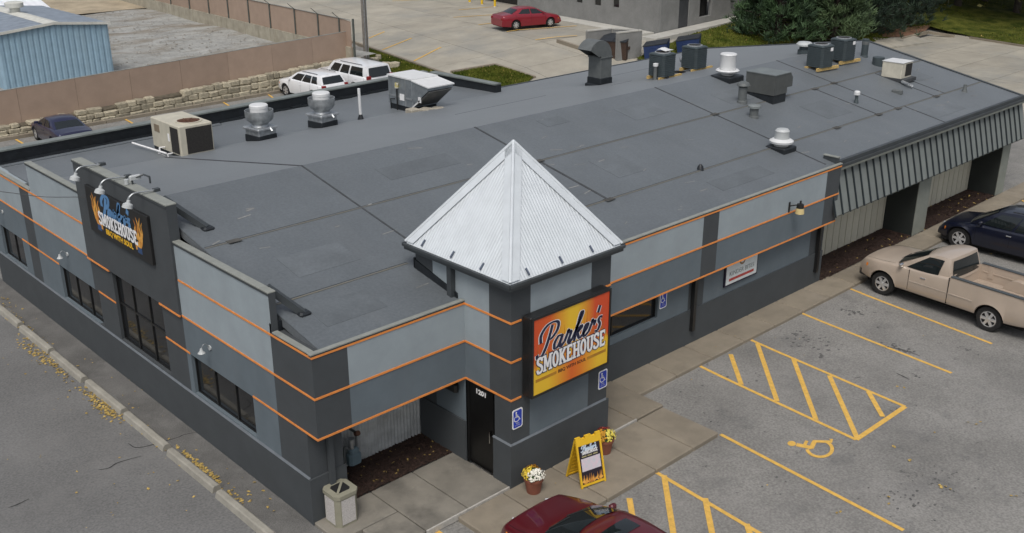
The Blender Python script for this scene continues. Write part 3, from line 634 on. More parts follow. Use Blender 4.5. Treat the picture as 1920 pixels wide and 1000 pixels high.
# patches and scuffs on the membrane
pa = mat('patch_light', (.114,.128,.138), .55, var=.12, scale=1.5, fine=.1, fscale=16, sheen=.3); pd_ = mat('patch_dark', (.101,.114,.123), .55, var=.12, scale=1.5, fine=.1, fscale=16, sheen=.3); sc_ = mat('scuff', (.25,.25,.24), .8, var=.3)
for x, y, lx, ly, m_, par_ in ((2.2,2.6,1.6,.9,pa,near_),(7.3,5.4,2.4,.7,pd_,near_),(12.6,2.9,1.2,1.2,pa,near_),(15.5,.6,2.6,.6,pd_,near_),(16.8,5.5,1.8,1.0,pa,near_),(23.6,2.7,1.6,1.2,pd_,near2),(21.2,5.0,1.5,.9,pa,near2),(28.4,.6,2.4,.7,pa,near2),(13.2,6.1,1.0,.5,pd_,near_),(1.6,.7,1.5,.8,pd_,near_),(31.3,3.2,1.2,.9,pd_,near2)):
    q = [(x-lx/2,y-ly/2),(x+lx/2,y-ly/2),(x+lx/2,y+ly/2),(x-lx/2,y+ly/2)]; mb = MB(); mb.prism([(a,b,zn(b)+.001) for a, b in q], (0,0,.004)); mb.build('roof_patch', m_, par_)
mb = MB()
for i in range(70):
    x, y = random.uniform(.6,33), random.uniform(0,6.6)
    if 3.7 < x < 7.1 and y < 1.5: continue
    a = random.uniform(-.4,.4); l_, w_ = random.uniform(.04,.22), random.uniform(.008,.02); d = Vector((math.cos(a),math.sin(a),.2*math.sin(a)))*l_; e_ = Vector((-d.y,d.x,0)).normalized()*w_; c = Vector((x,y,zn(y)+.007)); e_.z = .2*e_.y; mb.quad(c-d-e_,c+d-e_,c+d+e_,c-d+e_)
tag(mb.build('scuff_marks', sc_, near_), kind='stuff')
# ================================================================ SIGNS
def MF(x, y, z): return Matrix(((1,0,0,x),(0,0,-1,y),(0,1,0,z),(0,0,0,1)))        # faces -Y
def MLf(x, y, z): return Matrix(((0,0,-1,x),(-1,0,0,y),(0,1,0,z),(0,0,0,1)))      # faces -X
navy = mat('navy_print', (.012,.016,.05), .6, var=.05); blackp = mat('black_print', .008, .6, var=.05)
SCRIPT = [  # brush lettering of the first word, drawn stroke by stroke
 [(.34,1.0),(.30,.6),(.22,.2),(.08,-.06),(-.12,-.08),(-.2,.06)], [(-.12,.45),(-.2,.75),(0,1.02),(.35,1.1),(.66,1.0),(.68,.72),(.46,.5),(.25,.48)],
 [(1.04,.44),(.84,.46),(.7,.25),(.76,.04),(.94,.08),(1.06,.4)], [(1.08,.48),(1.02,.14),(1.12,.02),(1.28,.16)],
 [(1.28,.16),(1.4,.54),(1.4,.44)], [(1.4,.44),(1.56,.44),(1.5,.12),(1.6,.02),(1.74,.16)],
 [(1.74,.16),(2.02,.9),(1.98,1.05),(1.9,.9),(1.86,.0)], [(1.88,.22),(2.08,.5),(2.16,.42),(1.96,.28)], [(1.96,.28),(2.14,.04),(2.32,.12)],
 [(2.32,.12),(2.5,.3),(2.52,.46),(2.38,.44),(2.34,.16),(2.46,.02),(2.66,.14)],
 [(2.66,.14),(2.78,.54),(2.78,.44)], [(2.78,.44),(2.94,.46),(2.9,.3)], [(3.04,1.0),(3.0,.74)],
 [(3.34,.5),(3.2,.54),(3.14,.42),(3.28,.24),(3.22,.04),(3.04,.04)]]
def script(name, M, h, wd, m, parent, slant=.28, lift=0):
    mb = MB()
    for si, s in enumerate(SCRIPT):
        p = [Vector((a.x*.92+a.y*slant, a.y, 0))*h for a in catmull(s, 6)]
        ribbon(mb, p, lambda t, d: wd*(.62+.75*abs(d.y))*h, lift+.00012*si)
    mb.v = [tuple(M @ Vector(v)) for v in mb.v]; return mb.build(name, m, parent)
def ell(cx, cy, rx, ry): return [(cx+rx*math.cos(R(a)), cy+ry*math.sin(R(a))) for a in range(0, 361, 15)]
GL = {'S': (.66,[catmull([(.55,.76),(.46,.9),(.3,.95),(.13,.87),(.1,.7),(.24,.57),(.44,.46),(.55,.28),(.5,.12),(.3,.05),(.13,.1),(.07,.26)],3)],[(.56,.86,0),(.07,.14,0)]),
      'M': (.92,[[(.16,0),(.16,1)],[(.18,.98),(.45,.2)],[(.45,.2),(.72,.98)],[(.74,1),(.74,0)]],[(.16,.05,1),(.12,.95,1),(.78,.95,1),(.74,.05,1)]),
      'O': (.70,[ell(.34,.5,.23,.43)],[]), 'K': (.78,[[(.16,0),(.16,1)],[(.2,.42),(.6,.95)],[(.3,.55),(.64,.04)]],[(.16,.05,1),(.16,.95,1),(.62,.95,1),(.64,.05,1)]),
      'E': (.68,[[(.16,0),(.16,1)],[(.1,.94),(.58,.94)],[(.16,.5),(.46,.5)],[(.1,.06),(.6,.06)]],[(.57,.86,0),(.59,.14,0)]),
      'H': (.78,[[(.16,0),(.16,1)],[(.6,0),(.6,1)],[(.16,.5),(.6,.5)]],[(.16,.05,1),(.16,.95,1),(.6,.95,1),(.6,.05,1)]),
      'U': (.76,[[(.16,1),(.16,.3),(.22,.12),(.37,.05),(.52,.12),(.58,.3),(.58,1)]],[(.16,.95,1),(.58,.95,1)])}
def slabword(name, word, M, W, h, m, parent, fat=0, lift=0):
    tot = sum(GL[c][0] for c in word); k = W/tot; mb = MB(); x = -W/2
    for c in word:
        wd, st, se = GL[c]
        li = lift
        for s in st: ribbon(mb, [Vector((x+a[0]*k, a[1]*h, 0)) for a in s], (.16 if c == 'M' else .2)*k+fat, li); li += .0002
        for a in se:
            if a[2]: ribbon(mb, [Vector((x+(a[0]-.17)*k-fat/2, a[1]*h, 0)), Vector((x+(a[0]+.17)*k+fat/2, a[1]*h, 0))], .1*h+fat, li)
            else: ribbon(mb, [Vector((x+a[0]*k, (a[1]-.12)*h, 0)), Vector((x+a[0]*k, (a[1]+.12)*h, 0))], .08*k+fat, li)
            li += .0002
        x += wd*k
    mb.v = [tuple(M @ Vector(v)) for v in mb.v]; return mb.build(name, m, parent)
FL = [0]
def flame(mb, x, y, s, h, lift=0):
    FL[0] += 1; lift += .00008*(FL[0] % 12); P = catmull([(x,y),(x-s*.5,y+h*.25),(x-s*.25,y+h*.55),(x-s*.1,y+h)], 5); ribbon(mb, P, lambda t, d: s*.55*(1-t)+.004, lift)
def firemat(name):
    m = bpy.data.materials.new(name); m.use_nodes = True; n = m.node_tree.nodes; L = m.node_tree.links.new; b = n['Principled BSDF']; b.inputs['Roughness'].default_value = .45
    tc = n.new('ShaderNodeTexCoord'); sx = n.new('ShaderNodeSeparateXYZ'); L(tc.outputs['Object'], sx.inputs[0])
    no = n.new('ShaderNodeTexNoise'); no.inputs['Scale'].default_value = 3.2; no.inputs['Detail'].default_value = 3; mp = n.new('ShaderNodeMapping'); mp.inputs['Scale'].default_value = (2.2,1,.6); L(tc.outputs['Object'], mp.inputs[0]); L(mp.outputs[0], no.inputs['Vector'])
    def ramp(src, stops):
        r = n.new('ShaderNodeValToRGB'); e = r.color_ramp.elements
        while len(e) < len(stops): e.new(.5)
        for el, (p, c) in zip(e, stops): el.position = p; el.color = (*c, 1)
        L(src, r.inputs['Fac']); return r.outputs['Color']
    mx = n.new('ShaderNodeMapRange'); mx.inputs['From Min'].default_value = -1.2; mx.inputs['From Max'].default_value = 1.2; L(sx.outputs['X'], mx.inputs['Value'])
    red, orr, yel = (.62,.075,.022), (.74,.22,.025), (.80,.50,.03)
    top = ramp(mx.outputs[0], [(0,red),(.22,(.66,.11,.02)),(.46,yel),(.56,yel),(.8,red),(1,red)]); bot = ramp(mx.outputs[0], [(0,yel),(.2,yel),(.5,(.68,.13,.02)),(.62,(.72,.2,.02)),(.86,yel),(1,yel)])
    ad = n.new('ShaderNodeMath'); ad.operation = 'MULTIPLY_ADD'; ad.inputs[1].default_value = .9; L(no.outputs['Fac'], ad.inputs[0]); L(sx.outputs['Z'], ad.inputs[2])
    mr = n.new('ShaderNodeMapRange'); mr.inputs['From Min'].default_value = .18; mr.inputs['From Max'].default_value = .42; L(ad.outputs[0], mr.inputs['Value'])
    mi = n.new('ShaderNodeMix'); mi.data_type = 'RGBA'; L(mr.outputs[0], mi.inputs[0]); L(bot, mi.inputs[6]); L(top, mi.inputs[7]); L(mi.outputs[2], b.inputs['Base Color']); return m
# big square sign on the tower
SX0, SX1, SZ0, SZ1, SY = 4.17, 6.62, 2.2, 4.06, -2.17
SG = thing('restaurant_sign', "square black box sign reading Parker's Smokehouse on flame background, on the tower", 'sign', ((SX0+SX1)/2, SY, (SZ0+SZ1)/2))
hw, hh = (SX1-SX0)/2, (SZ1-SZ0)/2
mb = MB(); mb.cbox(-hw,.02,-hh,hw,.28,hh,.02); 
for a in ((-hw,-.025,-hh,-hw+.05,.02,hh),(hw-.05,-.025,-hh,hw,.02,hh),(-hw+.05,-.025,-hh,hw-.05,.02,-hh+.05),(-hw+.05,-.025,hh-.05,hw-.05,.02,hh)): mb.box(*a)
mb.build('cabinet', blackm, SG)
mb = MB(); mb.box(-hw+.05,-.006,-hh+.05,hw-.05,.02,hh-.05); mb.build('face', firemat('flame_print'), SG)
fl = MB()
random.seed(3)
for i in range(46):
    x = random.uniform(-1.1,1.1); flame(fl, x, random.uniform(-.35,.15)+.1*x, random.uniform(.05,.12), random.uniform(.2,.5))
fl.v = [tuple(MF(0,-.008,0) @ Vector(v)) for v in fl.v]; fl.build('flames', mat('flame_brown', (.5,.13,.02), .6, var=.3, scale=6), SG)
script('lettering', MF(-.97,-.0085,.02), .60, .155, whitep, SG); script('lettering', MF(-.97,-.0112,.02), .60, .105, navy, SG)
slabword('lettering', 'SMOKEHOUSE', MF(0,-.0135,-.40), 2.16, .38, navy, SG, .045); slabword('lettering', 'SMOKEHOUSE', MF(0,-.0165,-.40), 2.16, .38, whitep, SG, .006)
text('BBQ WITH SOUL', .105, MF(.02,-.008,-.585), mat('brown_print', (.06,.02,.01), .6), 'lettering', SG, .002, .002, 1.1)
mb = MB()
for x0, x1 in ((-1.1,-.47),(.5,1.12)): mb.box(x0,-.0085,-.59,x1,-.004,-.52)
mb.build('bars', mat('mustard_bar', (.42,.2,.02), .6), SG)
# black sign on the left wall panel
S2 = thing('wall_sign', "black sign with blue Parker's, white Smokehouse and flames on the tall charcoal panel", 'sign', (-.1, 7.76, 4.67))
mb = MB(); mb.cbox(-.04,-1.75,-.6,.038,1.75,.6,.012); mb.build('board', mat('sign_black', .012, .5, var=.1), S2)
flm = mat('flame_orange', (.75,.24,.03), .6, var=.4, scale=5, rgb2=(.8,.42,.08))
TONGUES = [([(.92,-.3),(1.2,-.22),(1.32,.02),(1.26,.25),(1.36,.5)],.2),([(1.2,-.15),(1.16,.1),(1.2,.3),(1.12,.46)],.14),([(1.12,-.1),(1.02,.1),(1.06,.24),(.98,.38)],.1),([(1.3,-.05),(1.4,.1),(1.38,.28),(1.46,.4)],.09)]
for s in (-1,1):
    mb = MB()
    for ti, (tp, tw) in enumerate(TONGUES): ribbon(mb, [Vector((s*a.x, a.y-.02, 0)) for a in catmull(tp, 6)], lambda t, d: tw*(1-t)**.7+.004, .0003*ti)
    mb.v = [tuple(MLf(-.0425,0,0) @ Vector(v)) for v in mb.v]; mb.build('flames', flm, S2)
script('lettering', MLf(-.0445,.80,.02), .50, .2, mat('sign_blue', (.09,.22,.42), .6, var=.08), S2)
slabword('lettering', 'SMOKEHOUSE', MLf(-.0475,0,-.27), 2.2, .33, whitep, S2, .012)
text('BBQ WITH SOUL', .19, MLf(-.044,0,-.465), mat('sign_yellow', (.78,.45,.02), .6), 'lettering', S2, .002, .006, 1.06)
mb = MB(); mb.box(-.0435,1.02,-.47,-.04,1.25,-.32).box(-.0435,-1.25,-.47,-.04,-1.02,-.32); mb.build('bars', mat('sign_navy', (.03,.07,.17), .6), S2)
# tenant sign under the fascia
S3 = thing('tenant_sign', 'white framed sign reading Kinder Bites with a red bar under the fascia', 'sign', (14.85,-.06,1.8))
mb = MB(); mb.box(-.82,-.05,-.5,.82,0,.34); mb.build('frame', mat('violet_black', (.015,.012,.03), .5), S3)
mb = MB(); mb.box(-.77,-.056,-.45,.77,-.05,.3); mb.build('board', mat('white_board', (.62,.66,.66), .6, var=.05), S3)
text('KINDER BITES', .2, MF(0,-.058,-.2), mat('grey_print', (.16,.19,.19), .7), 'lettering', S3, .002, -.001, 1.0)
mb = MB(); mb.box(-.62,-.06,-.36,.62,-.056,-.28); mb.build('bar', mat('red_bar', (.42,.06,.05), .6, var=.2, scale=9), S3)
mb = MB(); P = [Vector((.12*math.cos(R(a)), .12+.12*math.sin(R(a)), 0)) for a in range(150,400,15)]; ribbon(mb, P, .06); mb.v = [tuple(MF(0,-.058,.05) @ Vector(v)) for v in mb.v]; mb.build('emblem', mat('emblem_green', (.10,.17,.06), .6, rgb2=(.4,.2,.15), scale=30), S3)
# accessible parking signs
bluep = mat('sign_royal_blue', (.02,.05,.42), .5, var=.05)
def access(x, y, z, label):
    t = thing('accessible_parking_sign', label, 'sign', (x,y,z), group='accessible parking signs on the front walls')
    mb = MB(); mb.cbox(-.15,-.012,-.235,.15,-.002,.235,.03); mb.v = [(a, b, c) for a, b, c in mb.v]
    mb = MB(); pl = [(-.15,-.205),(-.12,-.235),(.12,-.235),(.15,-.205),(.15,.205),(.12,.235),(-.12,.235),(-.15,.205)]; mb.prism([(a,-.002,b) for a, b in pl], (0,-.01,0)); mb.build('plate', whitep, t)
    mb = MB(); pl = [(a*.82,b*.88) for a, b in pl]; mb.prism([(a,-.012,b) for a, b in pl], (0,-.002,0)); mb.build('field', bluep, t)
    mb = MB(); symbol(mb); mb.v = [(a*.2-.03, -.0155, b*.2-.06) for a, b, c in mb.v]; mb.build('pictogram', whitep, t)
    text('VAN', .05, MF(0,-.0145,-.125), mat('pale_print', .5, .6), 'lettering', t, .001); text('ACCESSIBLE', .03, MF(0,-.0145,-.165), MATS['pale_print'], 'lettering', t, .001)
access(4.05, YT-.002, 1.66, 'blue wheelchair sign on the tower corner beside the black door')
access(6.79, YT-.002, 1.62, 'blue wheelchair sign below the big flame sign, above the flower pot')
access(11.26, -.05-.002, 1.72, 'blue wheelchair sign beside the dark front window under the orange stripe')

# ================================================================ LAMPS
galv = mat('galvanised', (.42,.44,.45), .42, metal=.7, var=.2, scale=6); lampw = mat('lamp_white', (.46,.48,.48), .45, var=.06)
def gooseneck(px, label, ycap):
    t = thing('gooseneck_lamp', label, 'lamp', (-.02, ycap, 5.76), group='gooseneck lamps over the black sign')
    P = [(.3,0,.03),(-.05,0,.05),(-.26,0,.06),(-.38,0,.0),(-.42,0,-.08)]
    mb = MB(); mb.tube(catmull(P, 4), .022, 6); mb.build('arm', galv, t); mb = MB(); mb.box(.2,-.06,0,.34,.06,.07); mb.build('bracket', darkcap, t)
    M = Matrix.Translation((-.42,0,-.12)) @ Matrix.Rotation(R(18), 4, 'Y'); mb = MB(); mb.lathe([(.001,.06),(.04,.06),(.045,.0),(.11,-.04),(.125,-.125),(.112,-.125),(.1,-.05),(.001,-.03)], n=16, M=M); mb.build('shade', lampw, t, smooth=True, auto=40)
gooseneck(0, 'left lamp of the three gooseneck lamps over the black sign', 9.15)
gooseneck(0, 'middle lamp of the three gooseneck lamps over the black sign', 7.68)
gooseneck(0, 'right lamp of the three gooseneck lamps over the black sign', 6.17)
def walllamp(y, label):
    t = thing('wall_lamp', label, 'lamp', (0, y, 2.68), group='small white lamps on the left wall')
    mb = MB(); mb.lathe([(.001,0),(.06,0),(.06,.03),(.001,.03)], n=12, M=Matrix.Rotation(-math.pi/2, 4, 'Y')); mb.build('backplate', lampw, t)
    mb = MB(); mb.tube(catmull([(-.03,0,0),(-.08,0,.1),(-.16,0,.12),(-.22,0,.03)], 4), .01, 6); mb.build('arm', galv, t)
    mb = MB(); mb.lathe([(.001,.05),(.025,.045),(.04,-.01),(.085,-.065),(.075,-.065),(.001,-.03)], (-.22,0,0), 14); mb.build('shade', lampw, t, smooth=True, auto=40)
walllamp(3.85, 'small white gooseneck lamp above the window nearest the corner'); walllamp(11.95, 'small white gooseneck lamp left of the tall charcoal panel'); walllamp(17.05, 'small white gooseneck lamp above the leftmost window')
t = thing('flood_lamp', 'black wall lamp with cream shade on the light fascia band', 'lamp', (16.75,-.39,3.28))
mb = MB(); mb.box(-.16,-.02,-.2,-.08,-.003,.12); mb.tube([(-.12,-.02,0),(-.06,-.2,.06),(.0,-.3,.06)], .02, 6); mb.build('bracket', blackm, t)
mb = MB(); mb.lathe([(.001,.2),(.03,.2),(.03,.12),(.1,.1),(.115,-.02),(.001,-.02)], (0,-.3,0), 14); mb.build('ballast_housing', blackm, t, smooth=True, auto=40)
mb = MB(); mb.lathe([(.118,-.02),(.135,-.19),(.12,-.2),(.001,-.2)], (0,-.3,0), 14); mb.build('shade', mat('cream_shade', (.62,.5,.24), .4, var=.05), t, smooth=True, auto=40)
t = thing('security_camera', 'small grey camera on a bent bracket on top of the sign panel', 'camera', (.1,7.1,5.76))
mb = MB(); mb.tube([(0,0,0),(0,0,.12),(.25,-.1,.2),(.3,-.3,.18),(.3,-.3,.02)], .022, 6); mb.build('bracket', darkcap, t); mb = MB(); mb.cbox(-.06,-.05,.1,.22,.05,.2,.02).cyl((-.12,.05,0),(-.12,.05,.12),.05,10); mb.build('housing', lampw, t)
t = tag(MB().tube(catmull([(-.12,9.6,4.9),(-.7,12.4,4.45),(-1.5,16.2,4.35),(-3,24,5.6)], 6), .009, 5).build('cable', mat('cable_grey', .06, .6)), 'thin grey cable running from the sign panel to the left', 'cable')
mb = MB(); mb.cbox(XT-.14,-.2,1.72,XT-.002,.28,1.95,.05); tag(mb.build('mailbox', blackm), 'black letter box on the porch wall beside the door', 'mailbox')

# ================================================================ ROOF EQUIPMENT
beigem = mat('beige_enamel', (.50,.47,.38), .5, var=.08, scale=3); coil = mat('black_coil', (.022,.02,.018), .7, var=.3, scale=20); rust = mat('rusty_fan', (.10,.045,.025), .8, var=.4, scale=12)
steelblue = mat('galvanised_dull', (.30,.33,.35), .38, metal=.6, var=.18, scale=3); white_m = mat('white_enamel', (.66,.67,.67), .45, var=.05)
slate = mat('slate_enamel', (.05,.066,.072), .55, var=.12, scale=4); greyv = mat('grey_vent', (.11,.12,.12), .55, var=.12, scale=4); wood = mat('new_wood', (.50,.35,.13), .8, var=.25, scale=9)
# beige packaged unit
t = thing('air_conditioner', 'large beige rooftop air conditioner with rusty fan opening on top', 'air conditioner', (4.72,14.2,4.02))
mb = MB(); mb.cbox(.0,.0,.1,1.15,2.0,1.05,.03); mb.build('cabinet', beigem, t)
mb = MB(); mb.box(.02,.02,-.02,1.13,1.98,.1); mb.build('curb', flash, t)
mb = MB(); mb.box(.22,-.012,.14,1.1,.0,.96); 
mb.build('coil', coil, t); mb = MB(); mb.box(-.012,.1,.14,.0,.62,.96); mb.build('coil', coil, t); mb = MB(); mb.box(-.012,1.4,.62,0,1.75,.86); mb.build('control_panel', mat('panel_brown', (.2,.16,.11), .6), t)
mb = MB(); mb.box(-.014,.72,.45,-.002,.82,.7); mb.build('label_plate', whitep, t)
mb = MB(); mb.lathe([(.42,.0),(.42,.03),(.36,.03),(.36,.0)], (.62,.55,1.05), 24); mb.build('fan_ring', beigem, t)
mb = MB(); mb.lathe([(.36,.015),(.001,.015)], (.62,.55,1.05), 24); f_ = mb.build('fan', rust, t); mb = MB()
for k in range(8): a = k*math.pi/4; mb.cyl((.62,.55,1.075),(.62+.37*math.cos(a),.55+.37*math.sin(a),1.075),.008,5)
mb.build('grille', rust, f_)
mb = MB(); mb.tube([(-.02,1.1,.2),(-.2,1.1,.22),(-.22,1.1,.02)], .025, 6).tube([(-.02,.6,.1),(-.18,.6,.1),(-.18,.6,-.02),(-.18,1.3,-.02)], .025, 6); mb.build('drain_pipe', whitep, t)
# upblast fans
def upblast(loc, label):
    t = thing('exhaust_fan', label, 'exhaust fan', loc, R(8), 'upblast exhaust fans on the low wing')
    mb = MB(); mb.cbox(-.38,-.38,-.05,.38,.38,.24,.02); mb.build('curb', flash, t)
    mb = MB(); mb.cbox(-.36,-.36,.24,.36,.36,.42,.02).cbox(-.43,-.43,.42,.43,.43,.5,.03); mb.build('curb_cap', galv, t)
    mb = MB(); mb.lathe([(.3,.5),(.27,.56),(.31,.62),(.4,.68),(.455,.76),(.475,.84),(.475,1.04),(.455,1.04),(.44,.84),(.3,.74)], n=24); mb.build('windband', galv, t, smooth=True, auto=35)
    mb = MB(); mb.lathe([(.3,.72),(.3,1.1),(.31,1.11),(.31,1.2),(.28,1.23),(.001,1.24)], n=24); mb.build('motor_cover', white_m, t, smooth=True, auto=35)
    mb = MB(); mb.cyl((.1,-.38,.46),(.1,-.5,.36),.05,8); mb.build('grease_spout', galv, t)
upblast((7.8,14.6,4.03), 'galvanised mushroom exhaust fan next to the beige air conditioner'); upblast((10.4,14.8,4.03), 'galvanised mushroom exhaust fan next to the white vent pipe')
t = thing('vent_pipe', 'tall thin white vent pipe with black boot beside the steel air unit', 'pipe', (12.0,14.75,4.02)); mb = MB(); mb.cyl((0,0,.1),(-.02,0,1.15),.055,12); mb.build('pipe', white_m, t); mb = MB(); mb.cyl((0,0,-.02),(0,0,.2),.13,12,.06); mb.build('boot', flash, t)
# make-up air unit
t = thing('makeup_air_unit', 'galvanised steel air unit with sloping intake hood on black curb', 'air unit', (14.0,14.25,4.0))
mb = MB(); mb.cbox(.02,.02,-.05,1.2,1.4,.22,.02); mb.build('curb', flash, t)
mb = MB(); mb.cbox(0,0,.22,1.22,1.45,1.25,.015); mb.build('cabinet', steelblue, t)
mb = MB(); mb.box(-.03,-.03,1.25,1.25,1.48,1.3); mb.build('lid', white_m, t); mb = MB(); mb.box(-.02,.0,.5,-.001,1.44,.56).box(-.015,.36,.22,-.001,.4,1.25); mb.build('flange', galv, t)
mb = MB(); mb.prism([(.02,-.001,.3),(.02,-.95,1.0),(.02,-.95,1.1),(.02,-.001,1.22)], (1.18,0,0)); h_ = mb.build('intake_hood', steelblue, t)
mb = MB(); mb.prism([(-.02,0,1.222),(-.02,-1.0,1.1),(-.02,-1.0,1.14),(-.02,0,1.262)], (1.26,0,0)); mb.build('hood_top', white_m, h_); mb = MB(); mb.prism([(.06,-.05,.29),(1.16,-.05,.29),(1.16,-.92,.955),(.06,-.92,.955)], (0,-.02,-.02)); mb.build('filter', mat('filter_dark', (.13,.13,.125), .6, var=.2), h_)
mb = MB(); mb.prism([(0,-.02,.2),(0,-.5,.55),(0,-.47,.6),(0,.01,.25)], (-.03,0,0)).box(-.03,-.55,.5,0,-.4,.7); mb.build('hood_bracket', white_m, h_)
mb = MB(); mb.tube([(-.05,.85,.0),(-.05,.85,.95)], .03, 6).tube([(-.05,1.25,.0),(-.05,1.25,.4),(-.05,1.0,.42)], .02, 6); mb.build('conduit', blackm, t); mb = MB(); mb.box(-.09,.78,.85,-.02,.92,1.05); mb.build('disconnect_box', mat('box_yellow', (.6,.5,.1), .6, rgb2=.6, scale=9), t)
mb = MB(); mb.box(-.025,.45,.42,-.012,.72,.66); mb.build('label_plate', whitep, t)
pav = mat('paver', (.36,.33,.27), .9, var=.15)
for k, (dx, dy) in enumerate(((-.35,-.15),(.05,-.42),(.45,-.62))):
    mb = MB(); mb.cbox(-.2,-.2,0,.2,.2,.16,.02); tag(mb.build('concrete_block', pav, loc=(14.05+dx,14.0+dy,4.15), rz=.3*k), ('left','middle','right')[k]+' concrete block of the three in front of the steel air unit', 'block', 'concrete blocks by the steel air unit')
# gooseneck duct
b_ = RF(1124,158); t = thing('duct_gooseneck', 'tall grey curved exhaust duct standing on the far roof slope', 'duct', b_)
mb = MB(); mb.cbox(-.42,-.42,-.12,.42,.42,.06,.04).cbox(-.34,-.36,.06,.34,.36,.3,.02); mb.build('curb', flash, t)
mb = MB(); mb.box(-.3,-.33,.3,.3,.33,1.08); mb.build('duct', greyv, t); mb = MB(); mb.box(-.33,-.36,1.06,.33,.36,1.1); mb.build('flange', greyv, t)
mb = MB(); rows = []
for k in range(13):
    a = R(k*12.5); c = Vector((-.36,0,1.1)); o_, i_ = .66, .06; d = Vector((math.cos(a),0,math.sin(a)))
    rows.append([c+d*i_+Vector((0,-.33,0)), c+d*o_+Vector((0,-.33,0)), c+d*o_+Vector((0,.33,0)), c+d*i_+Vector((0,.33,0)), c+d*i_+Vector((0,-.33,0))])
mb.grid(rows); mb.v = [(x+.0, y, z) for x, y, z in mb.v]; mb.build('elbow', greyv, t, smooth=True, auto=40)
# condensers
def condenser(loc, label, s=.78, h=.86, grp='slate condenser units on the roof', rz_=0, skids=True, plate=False):
    t = thing('condenser', label, 'condenser', loc, rz_, grp); a = s/2
    mb = MB(); mb.cbox(-a+.02,-a+.02,.12,a-.02,a-.02,.12+h-.03,.08); mb.build('coil', slate, t)
    mb = MB(); z = .14
    while z < h+.06:
        P = [(-a+.08,-a),(a-.08,-a),(a,-a+.08),(a,a-.08),(a-.08,a),(-a+.08,a),(-a,a-.08),(-a,-a+.08)]; mb.prism([(x,y,z) for x,y in P], (0,0,.045)); z += .07
    mb.build('louvres', slate, t)
    mb = MB(); mb.cbox(-a-.01,-a-.01,.12+h-.06,a+.01,a+.01,.12+h,.07); mb.build('top', slate, t)
    mb = MB(); mb.lathe([(.3,0),(.3,.03),(.26,.03)], (0,0,.12+h), 20); mb.build('fan_ring', mat('silver_ring', (.45,.47,.48), .4, metal=.5), t); mb = MB(); mb.lathe([(.27,.012),(.001,.012)], (0,0,.12+h), 20); mb.build('fan', coil, t)
    if plate: mb = MB(); mb.box(a+.001,-.3,.35,a+.012,-.05,.7); mb.box(.1,-a-.012,.75,.25,-a-.001,.88); mb.build('label_plate', whitep, t)
    if skids:
        for y in (-.28,.28): mb = MB(); mb.box(-a-.1,y-.05,0,a+.45,y+.05,.115); mb.build('skid', wood, t)
condenser(RF(1240,147), 'slate condenser beside the curved duct, a white cloth on top'); condenser(RF(1300,132), 'slate condenser in front of the blue dumpsters')
condenser(RF(1535,130)+Vector((0,0,.0)), 'nearer slate condenser of the pair at the ridge, on yellow skids', rz_=-.1, plate=True); condenser(RF(1577,117), 'farther slate condenser of the pair at the ridge, on yellow skids', rz_=-.1, plate=True)
c = RF(1240,147); mb = MB(); mb.grid([[Vector((c.x+.05+.5*i/5, c.y-.1+.45*j/5, c.z+1.03+.12*math.exp(-((i-2)**2+(j-3)**2)/3)*random.uniform(.7,1.2))) for j in range(6)] for i in range(6)]); mb.f = [f[::-1] for f in mb.f]; tag(mb.build('white_cloth', white_m, smooth=True), 'crumpled white sheet lying on the condenser by the duct', 'cloth')
# other roof vents
def vent(q, name, label, prof, m, prof2=None, m2=None, base=None, cat='vent', rzz=0):
    p = RF(*q) if not isinstance(q, Vector) else q; t = thing(name, label, cat, p, rzz)
    if base: mb = MB(); mb.cbox(-base,-base,-.12,base,base,base*.28,.03); mb.build('curb', flash, t)
    mb = MB(); mb.lathe(prof, n=20); mb.build('body', m, t, smooth=True, auto=35)
    if prof2: mb = MB(); mb.lathe(prof2, n=20); mb.build('cap', m2 or m, t, smooth=True, auto=35)
    return t
vent((1363,147),'roof_fan','tall white drum exhaust fan on black base near the ridge',[(.2,.05),(.22,.18),(.4,.24),(.44,.3),(.4,.34),(.3,.34)],white_m,[(.29,.34),(.3,.86),(.31,.88),(.28,.92),(.001,.93)],white_m,.45)
vent((1464,279),'roof_turret','white turret roof vent on black base near the fascia lamp',[(.2,.05),(.24,.14),(.36,.2),(.38,.27),(.3,.32),(.24,.34)],white_m,[(.24,.34),(.22,.56),(.23,.58),(.18,.64),(.001,.65)],lampw,.36)
vent((1391,193),'mushroom_vent','grey mushroom-capped vent pipe left of the dark hooded unit',[(.2,-.1),(.17,.08),(.15,.1),(.15,.55),(.001,.55)],greyv,[(.12,.55),(.24,.62),(.2,.7),(.1,.75),(.001,.76)],greyv)
vent((1413,220),'stub_vent','short grey pipe vent with flat cap before the dark hooded unit',[(.18,-.1),(.16,.05),(.15,.06),(.15,.32)],greyv,[(.15,.32),(.22,.33),(.22,.4),(.18,.43),(.001,.44)],mat('vent_cap_grey', (.2,.22,.22), .5))
vent((1507,101),'mushroom_vent','pale mushroom vent on the ridge left of the paired condensers',[(.26,-.1),(.26,.16),(.2,.18),(.2,.3)],slate,[(.2,.3),(.34,.34),(.34,.4),(.26,.48),(.001,.52)],lampw)
vent((1620,106),'stack_pipe','dark upright stack pipe at the right roof edge',[(.18,-.1),(.16,.03),(.14,.05),(.14,.72),(.001,.72)],slate,[(.15,.5),(.15,.62),(.14,.63)],greyv)
vent((1646,122),'box_vent','squat dark square vent behind the white window unit',[(.24,-.05),(.24,.32),(.001,.34)],slate)
vent((1605,193),'vent_stub','small white-topped vent stub on the right roof seam',[(.1,-.05),(.07,.1),(.06,.12),(.06,.28)],slate,[(.06,.28),(.11,.3),(.11,.4),(.08,.44),(.001,.45)],white_m)
